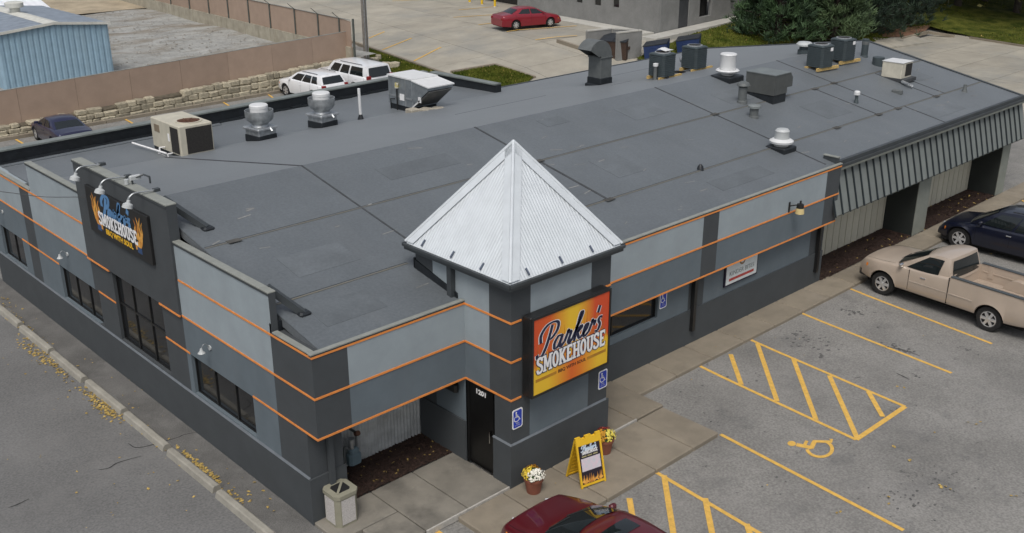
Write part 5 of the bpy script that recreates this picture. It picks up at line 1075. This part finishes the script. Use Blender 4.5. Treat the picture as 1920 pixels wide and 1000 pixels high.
for sg in (1,-1):
    mb = MB(); mb.box(min(sg*.99,sg*1.012),-1.2,.77,max(sg*.99,sg*1.012),-.46,.80).box(min(sg*.99,sg*1.012),-.38,.77,max(sg*.99,sg*1.012),.85,.80); mb.build('side_moulding', mat('moulding_tan', (.42,.36,.30), .4), pk)
    mb = MB(); mb.box(min(sg*.97,sg*1.004),-.425,.45,max(sg*.97,sg*1.004),-.405,1.28); mb.build('cab_gap', wellm, pk)
    mb = MB(); mb.box(min(sg*.985,sg*1.006),.88,.5,max(sg*.985,sg*1.006),.89,1.15); mb.build('door_gap', wellm, pk)
# ================================================================ BACKGROUND
random.seed(21)
stonem = mat('limestone', (.34,.305,.225), .9, var=.25, scale=5, bump=.4, bscale=20, rnd=.25); soil = mat('wall_soil', (.10,.085,.06), .95, var=.4, scale=4)
# retaining wall of single stones
wx0, wx1 = 3.0, 27.4
def wy(x): return 36.35+.03*(x-6)
def wtop(x): return .78+.03*(x-6)
RW = thing('retaining_wall', 'low wall of rough cream stones below the long brown fence', 'wall')
mb = MB(); mb.prism([(wx0,wy(wx0)+.22,-.2),(wx1,wy(wx1)+.22,-.2),(wx1,wy(wx1)+.9,-.2),(wx0,wy(wx0)+.9,-.2)], (0,0,.0))
mb = MB(); mb.add([(wx0,wy(wx0)+.2,-.1),(wx1,wy(wx1)+.2,-.1),(wx1,wy(wx1)+.75,-.1),(wx0,wy(wx0)+.75,-.1),(wx0,wy(wx0)+.2,wtop(wx0)-.1),(wx1,wy(wx1)+.2,wtop(wx1)-.1),(wx1,wy(wx1)+.75,wtop(wx1)+.04),(wx0,wy(wx0)+.75,wtop(wx0)+.04)], ((0,1,5,4),(4,5,6,7),(1,2,6,5),(3,0,4,7))); mb.build('backfill', soil, RW)
stones = []
for k in range(8):
    bm = bmesh.new(); bmesh.ops.create_cube(bm, size=1); bmesh.ops.bevel(bm, geom=bm.edges[:], offset=.13, segments=1, affect='EDGES')
    for v in bm.verts: v.co += Vector((random.uniform(-.06,.06),random.uniform(-.05,.05),random.uniform(-.07,.07)))
    me = bpy.data.meshes.new('stone'); bm.to_mesh(me); bm.free(); me.materials.append(stonem); stones.append(me)
for row in range(3):
    x = wx0+random.uniform(0,.3); hrow = .26
    while x < wx1-.3:
        L_ = random.uniform(.32,.8); h0 = hgt(x,wy(x)); tot = wtop(x)-h0; hr = tot/2.6; z = h0+hr*(row+.45)
        if not (row == 2 and random.random() < .22):
            o = put('stone', random.choice(stones), RW, (x+L_/2, wy(x)+.12+.1*row+random.uniform(-.05,.05), z)); o.scale = (L_*.98, random.uniform(.34,.5), hr*random.uniform(.9,1.1)); o.rotation_euler = (random.uniform(-.08,.08),random.uniform(-.07,.07),random.uniform(-.1,.1))
        x += L_
mb = MB()
for k in range(9): x = wx0+k*2.7; mb.prism([(x,wy(x)-.5,hgt(x,36)),(x+2.66,wy(x)-.44,hgt(x,36)),(x+2.66,wy(x)-.24,hgt(x,36)),(x,wy(x)-.3,hgt(x,36))], (0,0,.16))
mb.build('edging', concrete, RW)
# long brown fence
fenm = mat('brown_screen', (.345,.255,.195), .9, var=.06, scale=1.5, rnd=.05, fine=.05, fscale=60); stains(fenm, .3, .5, .5, .8, (.27,.2,.15), stretch=(1,1,.2), seed=3); post = mat('fence_post', (.16,.16,.14), .6, metal=.3)
F1 = thing('long_fence', 'long brown screened fence on the stone wall', 'fence')
def fy(x): return wy(x)+.55
fx = [1.5,4.4,7.3,10.2,13.1,16,18.9,21.8,24.6,27.4]
for a, b in zip(fx, fx[1:]):
    za, zb_ = wtop(a)-.05, wtop(b)-.05; mb = MB(); mb.prism([(a+.006,fy(a),za),(b-.006,fy(b),zb_),(b-.006,fy(b),zb_+1.72),(a+.006,fy(a),za+1.72)], (0,.03,0)); mb.build('panel', fenm, F1)
    mb = MB(); mb.cyl((a,fy(a)+.07,za-.1),(a,fy(a)+.07,za+1.74),.035,8); mb.build('post', post, F1); mb = MB(); mb.cyl((a,fy(a)+.015,za+1.73),(b,fy(b)+.015,zb_+1.73),.026,8); mb.build('top_rail', mat('rail_silver', (.34,.34,.31), .5, metal=.4), F1)
# second fence with concrete base
F2 = thing('side_fence', 'brown fence with barbed arms on a concrete base running up the yard', 'fence')
def f2(y): return 27.05+.051*(y-38)
fyy = [36.95,38.2,40.75,43.7,47.1,50.2,53.4,56.6,60,63.5,67,71,75]
conb = mat('stained_concrete', (.36,.33,.26), .9, var=.15, scale=1.5); stains(conb, .5, 1.2, .5, .7, (.16,.14,.09), stretch=(1,3,.25), seed=6)
mb = MB(); mb.prism([(f2(37),37,1.0),(f2(75),75,1.0),(f2(75),75,2.2),(f2(37),37,2.2)], (.25,0,0)); mb.build('base_wall', conb, F2)
for a, b in zip(fyy, fyy[1:]):
    mb = MB(); zt = 3.82 if a > 37 else 3.3; zt = 3.82; mb.prism([(f2(a)+.1,a+.02,2.21 if a > 38 else 1.4),(f2(b)+.1,b-.02,2.21 if a > 38 else 1.4),(f2(b)+.1,b-.02,3.82),(f2(a)+.1,a+.02,3.82-(.08 if a < 38 else 0))], (.03,0,0)); mb.build('panel', fenm, F2)
    mb = MB(); mb.cyl((f2(b)+.05,b,2.0),(f2(b)+.05,b,3.85),.05,8); mb.build('post', mat('post_dark', (.075,.085,.075), .6), F2); mb = MB(); mb.cyl((f2(b)+.05,b,3.84),(f2(b)-.35,b+.1,4.2),.022,6); mb.build('barb_arm', MATS['post_dark'], F2)
    mb = MB(); mb.cyl((f2(a)+.08,a,3.84),(f2(b)+.08,b,3.84),.028,8); mb.build('top_rail', MATS['rail_silver'], F2)
mb = MB(); mb.cyl((27.25,36.9,.8),(27.25,36.9,3.9),.07,10); mb.build('corner_post', MATS['post_dark'], F2)
mb = MB(); mb.prism([(27.45,36.85,.1),(27.85,36.9,.1),(27.85,37.4,.1),(27.45,37.4,.1)], (0,0,1.4)); mb.build('end_block', conb, F2)
# utility pole
pb_ = G(687,114); t = thing('utility_pole', 'weathered grey wooden utility pole at the end of the brown fence', 'pole', pb_); mb = MB(); mb.cyl((0,0,-.3),(-.06,0,9.5),.17,14,.12); mb.build('pole', mat('grey_wood', (.20,.185,.165), .9, var=.25, scale=3, bump=.3, bscale=25), t); mb = MB(); mb.box(-.14,-.2,.1,-.08,-.16,5).cyl((.15,-.1,0),(.1,-.1,6),.025,6); mb.build('conduit', galv, t); mb = MB(); mb.box(-1.1,-.06,8.9,1.0,.06,9.02); mb.build('crossarm', MATS['grey_wood'], t)
for k, (q, s, lb) in enumerate((((701,119),.42,'boulder nearest the pole'),((710,112),.36,'pale boulder behind the others by the pole'),((722,127),.4,'boulder beside the white SUV'),((738,128),.45,'large boulder right of the white SUV'),((727,123),.25,'small boulder among the rocks by the SUV'))):
    o = put('boulder', stones[k], None, G(*q)+Vector((0,0,s*.35)), k); o.scale = (s*1.6,s,s); tag(o, lb, 'boulder', 'boulders at the end of the stone wall')
# blue shed
SH = thing('blue_shed', 'light blue corrugated metal shed with low grey roof behind the brown fence', 'shed', (11.65,42.9,1.35))
blu = mat('blue_siding', (.25,.37,.46), .6, var=.08, scale=2, rnd=.03); stains(blu, .25, 1, .5, .75, (.3,.4,.45), stretch=(1,1,.15), seed=4); trimw = mat('shed_trim', (.56,.56,.51), .6, var=.1)
def shz(x): return 2.92+.28*(1-abs(x)/3.0)
pw_ = 6.0/19
for k in range(19):
    x0 = -3+k*pw_; mb = MB(); P = [(x0+.0,0),(x0+.06,-.05),(x0+pw_-.1,-.05),(x0+pw_-.04,0),(x0+pw_,0)]
    rows = [[(x,y,-1.0),(x,y,shz(x)-.02)] for x,y in P]; mb.grid(rows); mb.build('siding_sheet', blu, SH)
for sgn in (-1,1):
    for k in range(24):
        y0 = k*.42; mb = MB(); x = sgn*3.0; rows = [[(x+sgn*d,y,-1.0),(x+sgn*d,y,2.92)] for y, d in ((y0,0),(y0+.08,.05),(y0+.3,.05),(y0+.38,0),(y0+.42,0))]; mb.grid(rows); mb.build('siding_sheet', blu, SH)
shr = mat('shed_roof', (.24,.28,.33), .6, var=.15, scale=2, metal=.2)
for sgn in (-1,1):
    mb = MB(); n = 26; rows = []
    for i in range(n+1):
        y = -.15+10.2*i/n; rows.append([(sgn*(.42),y,shz(.42)+.03+.02*(i%2)),(sgn*3.1,y,shz(3.1)+.03+.02*(i%2))])
    mb.grid(rows); mb.build('roof_sheet', shr, SH); mb = MB(); mb.prism([(sgn*.0,-.18,shz(0)-.05),(sgn*3.15,-.18,shz(3.15)-.05),(sgn*3.15,-.18,shz(3.15)+.09),(0,-.18,shz(0)+.09)], (0,.06,0)); mb.build('verge_trim', trimw, SH)
mb = MB(); mb.prism([(-.45,-.16,shz(.45)+.05),(0,-.16,shz(0)+.06),(.45,-.16,shz(.45)+.05),(0,-.16,shz(0)+.1)], (0,10.2,0)); mb.build('ridge_cap', trimw, SH); mb = MB(); mb.lathe([(.28,0),(.28,.25),(.5,.3),(.52,.55),(.4,.6),(.001,.55)], (0,5.6,shz(0)+.05), 16); mb.build('ridge_vent', trimw, SH, smooth=True, auto=40)
mb = MB(); mb.box(-2.9,.06,-1.0,2.9,9.9,2.7); mb.build('core', blu, SH)
# white roofed building behind the shed
t = thing('white_roof_building', 'building with bright white metal roof at the top left corner', 'building', (9.2,54.3,1.4)); mb = MB(); mb.box(-7,0,0,5.6,14,2.6); mb.build('wall', mat('pale_wall', (.34,.34,.31), .8), t)
wr = MB(); n = 60; wr.grid([[(-7.4+13.8*i/n,y,z+.03*(i%2)) for y, z in ((-.5,2.6),(7,4.4),(14.5,2.6))] for i in range(n+1)]); wr.build('roof', mat('white_roof', (.78,.80,.83), .4, var=.04), t); mb = MB(); mb.box(-7.4,-.56,2.45,6.4,-.51,2.6); mb.build('gutter', mat('teal_gutter', (.12,.2,.2), .5), t)
# grey block building
K = [G(1233,63), G(1052,31), G(1418,22)]; kz = 1.8; A = onz((1233,63),kz); Bp = onz((1052,31),kz); Cp = onz((1418,22),kz)
e1 = (Bp-A); e1.z = 0; l1 = e1.length; e1.normalize(); e2 = (Cp-A); e2.z = 0; l2 = e2.length; e2.normalize()
GB = thing('grey_building', 'grey concrete block building with small dark windows at the top of the picture', 'building', (A.x,A.y,kz))
blk = mat('grey_block', (.215,.216,.208), .9, var=.1, scale=1.2, bump=.25, bscale=12, fine=.05, fscale=9)
def gb(a0, a1, z0, z1, ax, th, m, name, parent=GB, out=0.0):
    n = Vector((ax.y,-ax.x,0)) if ax is e2 else Vector((-ax.y,ax.x,0)); mb = MB(); P = [ax*a0+n*out, ax*a1+n*out, ax*a1-n*th, ax*a0-n*th]; mb.prism([Vector((p.x,p.y,z0)) for p in P], (0,0,z1-z0)); return mb.build(name, m, parent)
HB = 4.6; LW = 26
def hits(ax, q):
    n = Vector((ax.y,-ax.x,0)); p = on_plane(q, A, n); return (p-A).dot(ax), p.z-kz
wins = [(hits(e1,(1161,0))[0],hits(e1,(1150,0))[0],hits(e1,(1156,14))[1]),(hits(e1,(1127,0))[0],hits(e1,(1115,0))[0],hits(e1,(1120,10))[1]),(hits(e1,(1092,0))[0],hits(e1,(1081,0))[0],hits(e1,(1086,5))[1]),(hits(e1,(1058,0))[0],hits(e1,(1047,0))[0],hits(e1,(1052,0))[1])]
gar = (hits(e1,(970,4))[0], hits(e1,(885,0))[0], -.3, 2.6)
edges = [0]+[v for w_ in wins for v in w_[:2]]+[gar[0],gar[1],max(LW,gar[1]+3)]
edges = sorted(edges); tall = {}
for a, b in zip(edges, edges[1:]):
    mid_ = (a+b)/2; wn = [w_ for w_ in wins if w_[0] < mid_ < w_[1]]
    if wn: gb(a,b,-.5,wn[0][2],e1,.25,blk,'wall'); gb(a,b,wn[0][2]+1.0,HB,e1,.25,blk,'wall'); f_ = gb(a,b,wn[0][2],wn[0][2]+1.0,e1,-.1 if False else .12,framem,'window',GB,-.08); gb(a+.06,b-.06,wn[0][2]+.06,wn[0][2]+.94,e1,.1,glass,'pane',f_,-.06)
    elif gar[0] < mid_ < gar[1]: gb(a,b,2.6,HB,e1,.25,blk,'wall'); gb(a,b,-.5,2.6,e1,1.4,blackm,'garage_recess',GB,-1.2)
    else: gb(a,b,-.5,HB,e1,.25,blk,'wall')
d0, d1 = hits(e2,(1272,40))[0], hits(e2,(1291,40))[0]; o0, o1, oz = hits(e2,(1311,30))[0], hits(e2,(1333,30))[0], hits(e2,(1318,32))[1]
for a, b in ((0.25,d0),(d1,o0),(o1,l2)): gb(a,b,-.5,HB,e2,.25,blk,'wall')
gb(d0,d1,2.1,HB,e2,.25,blk,'wall'); gb(d0,d1,-.3,2.1,e2,.1,mat('door_slate', (.05,.053,.058), .6),'door',GB,-.08); gb(o0,o1,-.5,oz,e2,.25,blk,'wall'); gb(o0,o1,oz+1.3,HB,e2,.25,blk,'wall'); f_ = gb(o0,o1,oz,oz+1.3,e2,.5,blackm,'recess',GB,-.4)
mb = MB(); mb.prism([Vector((p.x,p.y,HB)) for p in (e1*-.1-e2*.1, e2*(l2+.1)-e1*.1, e2*(l2+.1)+e1*LW, e1*LW-e2*.1)], (0,0,.2)); mb.build('roof', roofm, GB)
gb(.25,LW,-.5,HB,e1,.2,blk,'wall',GB,-l2+.0) if False else None
SWk = thing('grey_building_walk', 'pale concrete walk along the grey building', 'walk'); del SWk['category']; SWk['kind'] = 'structure'
pale = mat('pale_concrete', (.44,.43,.39), .85, var=.1, scale=1, rnd=.05)
n2 = Vector((e2.y,-e2.x,0))
for k in range(int(l2/1.6)+4): 
    a = A+e2*(k*1.6-2.2)+n2*.05; P = [a, a+e2*1.57, a+e2*1.57+n2*1.25, a+n2*1.25]; mb = MB(); mb.prism([Vector((p.x,p.y,kz-.4)) for p in P], (0,0,.44)); mb.build('slab', pale, SWk)
n1 = Vector((-e1.y,e1.x,0))
for k in range(8):
    a = A+e1*(k*1.6+.3)+n1*.05; P = [a, a+n1*1.5, a+n1*1.5+e1*1.57, a+e1*1.57]; mb = MB(); mb.prism([Vector((p.x,p.y,kz-.4)) for p in P], (0,0,.45)); mb.build('slab', pale, SWk)
# dumpster enclosure
ea, eb, ec = G(1099,103), G(1155,113), G(1200,107); EN = thing('dumpster_enclosure', 'three-sided block enclosure with pale cap near the grey building', 'enclosure', (eb.x,eb.y,eb.z))
u = (ec-eb); u.z = 0; lu = u.length; u.normalize(); v = (ea-eb); v.z = 0; lv = v.length; v.normalize()
def wseg(p, q, th, name):
    t_ = (q-p).normalized(); n = Vector((-t_.y,t_.x,0))*th/2; mb = MB(); mb.prism([Vector((c.x,c.y,-.4)) for c in (p-n,q-n,q+n,p+n)], (0,0,2.05)); w_ = mb.build(name, blk, EN); n *= 1.25; mb = MB(); mb.prism([Vector((c.x,c.y,1.651)) for c in (p-n,q-n,q+n,p+n)], (0,0,.07)); mb.build('cap', pale, w_)
o_ = Vector((0,0,0)); wseg(o_, u*lu, .22, 'wall'); wseg(u*lu+v*.12, u*lu+v*(lv-.12), .22, 'wall'); wseg(u*lu+v*lv, v*lv, .22, 'wall')
def dumpster(loc, rz_, m, label, L_=1.9, D=1.3, H_=1.3):
    t = thing('dumpster', label, 'dumpster', loc, rz_); mb = MB(); P = [(-L_/2,-D/2,0),(L_/2,-D/2,0),(L_/2,D/2,0),(-L_/2,D/2,0)]
    mb.add(P+[(-L_/2,-D/2-.15,H_-.25),(L_/2,-D/2-.15,H_-.25),(L_/2,D/2,H_),(-L_/2,D/2,H_)], ((0,1,5,4),(1,2,6,5),(2,3,7,6),(3,0,4,7),(3,2,1,0),(4,5,6,7))); mb.build('bin', m, t)
    for s in (-1,1): mb = MB(); x0, x1 = (-L_/2-.02,-.02) if s < 0 else (.02,L_/2+.02); mb.prism([(x0,-D/2-.2,H_-.25),(x1,-D/2-.2,H_-.25),(x1,D/2,H_+.03),(x0,D/2,H_+.03)], (0,0,.05)); mb.build('lid', mat('lid_dark', (.02,.024,.03), .6), t)
    mb = MB(); mb.box(-L_/2-.1,-.35,.6,-L_/2,.35,.78).box(L_/2,-.35,.6,L_/2+.1,.35,.78); mb.build('fork_pocket', m, t)
    return t
az = math.atan2(v.y, v.x); bluem = mat('dumpster_blue', (.012,.03,.10), .5, var=.15, scale=3)
dumpster(eb+u*(lu*.55)+v*(lv*.45), az+math.pi, mat('dumpster_brown', (.055,.032,.022), .7, var=.2), 'brown dumpster standing inside the block enclosure', 1.7, 1.2, 1.35)
dumpster(G(1232,112), az+math.pi/2+.15, bluem, 'nearer blue dumpster beside the block enclosure', 1.9,1.3,1.15); dumpster(G(1292,100), az+math.pi/2+.15, bluem, 'farther blue dumpster beside the lawn', 1.9,1.3,1.1)
# bollards
for k, (q, lb) in enumerate((((880.6,6),'left yellow bollard of the three at the garage'),((903.7,10),'middle yellow bollard of the three at the garage'),((928,14),'right yellow bollard, nearest the red sedan'))):
    t = thing('bollard', lb, 'bollard', G(*q), group='yellow bollards at the garage'); mb = MB(); mb.cyl((0,0,-.2),(0,0,1.1),.1,14).lathe([(.1,1.1),(.08,1.16),(.001,1.18)], n=14); mb.build('post', mat('bollard_yellow', (.72,.46,.02), .5, var=.06), t); mb = MB(); mb.lathe([(.15,.0),(.15,.06),(.1,.08)], n=14); mb.build('footing', pale, t)
# ---------------------------------------------------------------- trees
bark = mat('bark', (.055,.045,.036), .95, var=.3, scale=5, bump=.6, bscale=12)
def leafmat(name, a, b):
    m = mat(name, a, .75, var=.35, scale=.9, rgb2=b, lo=.38, hi=.62); n = m.node_tree.nodes; L = m.node_tree.links.new; bs = n['Principled BSDF']; bs.inputs['Subsurface Weight'].default_value = 0; return m
pinem = leafmat('pine_needles', (.03,.066,.03), (.07,.13,.05)); pined = leafmat('spruce_needles', (.012,.028,.018), (.03,.058,.03)); pinel = leafmat('soft_pine_needles', (.05,.09,.038), (.10,.155,.065))
def conifer(loc, H, Rb, m, label, n=1500, blades=10, bl=.34, grp='conifers behind the roof', z0=.5, power=.85):
    t = thing('conifer', label, 'tree', loc, group=grp)
    mb = MB(); mb.cyl((0,0,-.3),(0,0,H*.9),.22,10,.04)
    mc = MB(); nb = int(n/14)
    for i in range(nb):
        f = (i+.5)/nb; z = z0+(H-z0)*f; rad = Rb*(1-f)**power*random.uniform(.72,1.12)+.15; a = i*2.4+random.uniform(-.4,.4); tip = Vector((math.cos(a)*rad, math.sin(a)*rad, z+rad*random.uniform(.02,.3))); base = Vector((0,0,z-rad*.1))
        mb.cyl(base, tip, .035*(1-f)+.012, 5, .008)
        for k in range(14):
            s = random.uniform(.3,1)**.6; c = base.lerp(tip, s)+Vector((random.gauss(0,1),random.gauss(0,1),random.gauss(0,.8)))*rad*.1
            d0 = (tip-base).normalized()*.6+Vector((0,0,.75))+Vector((random.uniform(-.3,.3),random.uniform(-.3,.3),0)); d0.normalize()
            for q in range(blades):
                d = (d0+Vector((random.gauss(0,.55),random.gauss(0,.55),random.gauss(0,.4)))).normalized(); e = d.orthogonal().normalized(); e = e*math.cos(q)+d.cross(e)*math.sin(q); l = bl*random.uniform(.6,1.2); b0 = c+Vector((random.gauss(0,.05),random.gauss(0,.05),random.gauss(0,.05)))
                mc.add([b0-e*.035, b0+e*.035, b0+d*l+e*.012, b0+d*l-e*.012], [(0,1,2,3)])
    mb.build('trunk', bark, t); mc.build('crown', m, t); return t
conifer((55.2,25.0,.4), 9.5, 3.4, pinem, 'dense green pine standing left of the other conifers', 3000, 10, .42)
conifer((58.8,22.6,.3), 8.5, 2.6, pinel, 'feathery lighter pine in the middle of the conifers', 2200, 10, .42)
conifer((64.5,23.8,.2), 9.5, 3.8, pined, 'dark spruce behind the end of the roof', 3000, 10, .42)
conifer((70.0,24.6,.2), 10.0, 4.2, pined, 'darkest spruce right of the others at the drive curb', 3000, 10, .45)
conifer((61,29,.8), 11, 3.6, pined, 'tall dark conifer at the back between the pines', 2200, 9, .45)
conifer((67,31,.8), 12, 4.0, pined, 'tall shadowy conifer behind the dark spruces', 2200, 9, .5)
decm = leafmat('autumn_leaves', (.05,.07,.02), (.16,.13,.03))
def decid(loc, H, Rr, label, n=14000):
    t = thing('shade_tree', label, 'tree', loc, group='shade trees on the far lawn'); mb = MB(); mb.cyl((0,0,-.3),(.1,0,H*.45),.34,12,.24); mc = MB()
    for k in range(9):
        a = k*2.4; p = Vector((.1,0,H*.42)); q = p+Vector((math.cos(a)*Rr*.6,math.sin(a)*Rr*.6,H*.2+k*.3)); mb.cyl(p,q,.12,7,.03)
        for j in range(n//9):
            c = q+Vector((random.gauss(0,1),random.gauss(0,1),random.gauss(0,.7)))*Rr*.34
            d = Vector((random.gauss(0,1),random.gauss(0,1),random.gauss(0,1))).normalized()*.26; e = d.orthogonal().normalized()*.17; mc.quad(c-d,c-e,c+d,c+e)
    mb.build('trunk', bark, t); mc.build('crown', decm, t)
decid(G(1795,14), 11, 8, 'shade tree whose dark trunk shows above the spruces'); decid(G(1905,28), 11, 9, 'shade tree with thick trunk at the top right corner'); decid(G(1845,4), 11, 8, 'shade tree trunk between the two nearer trunks')
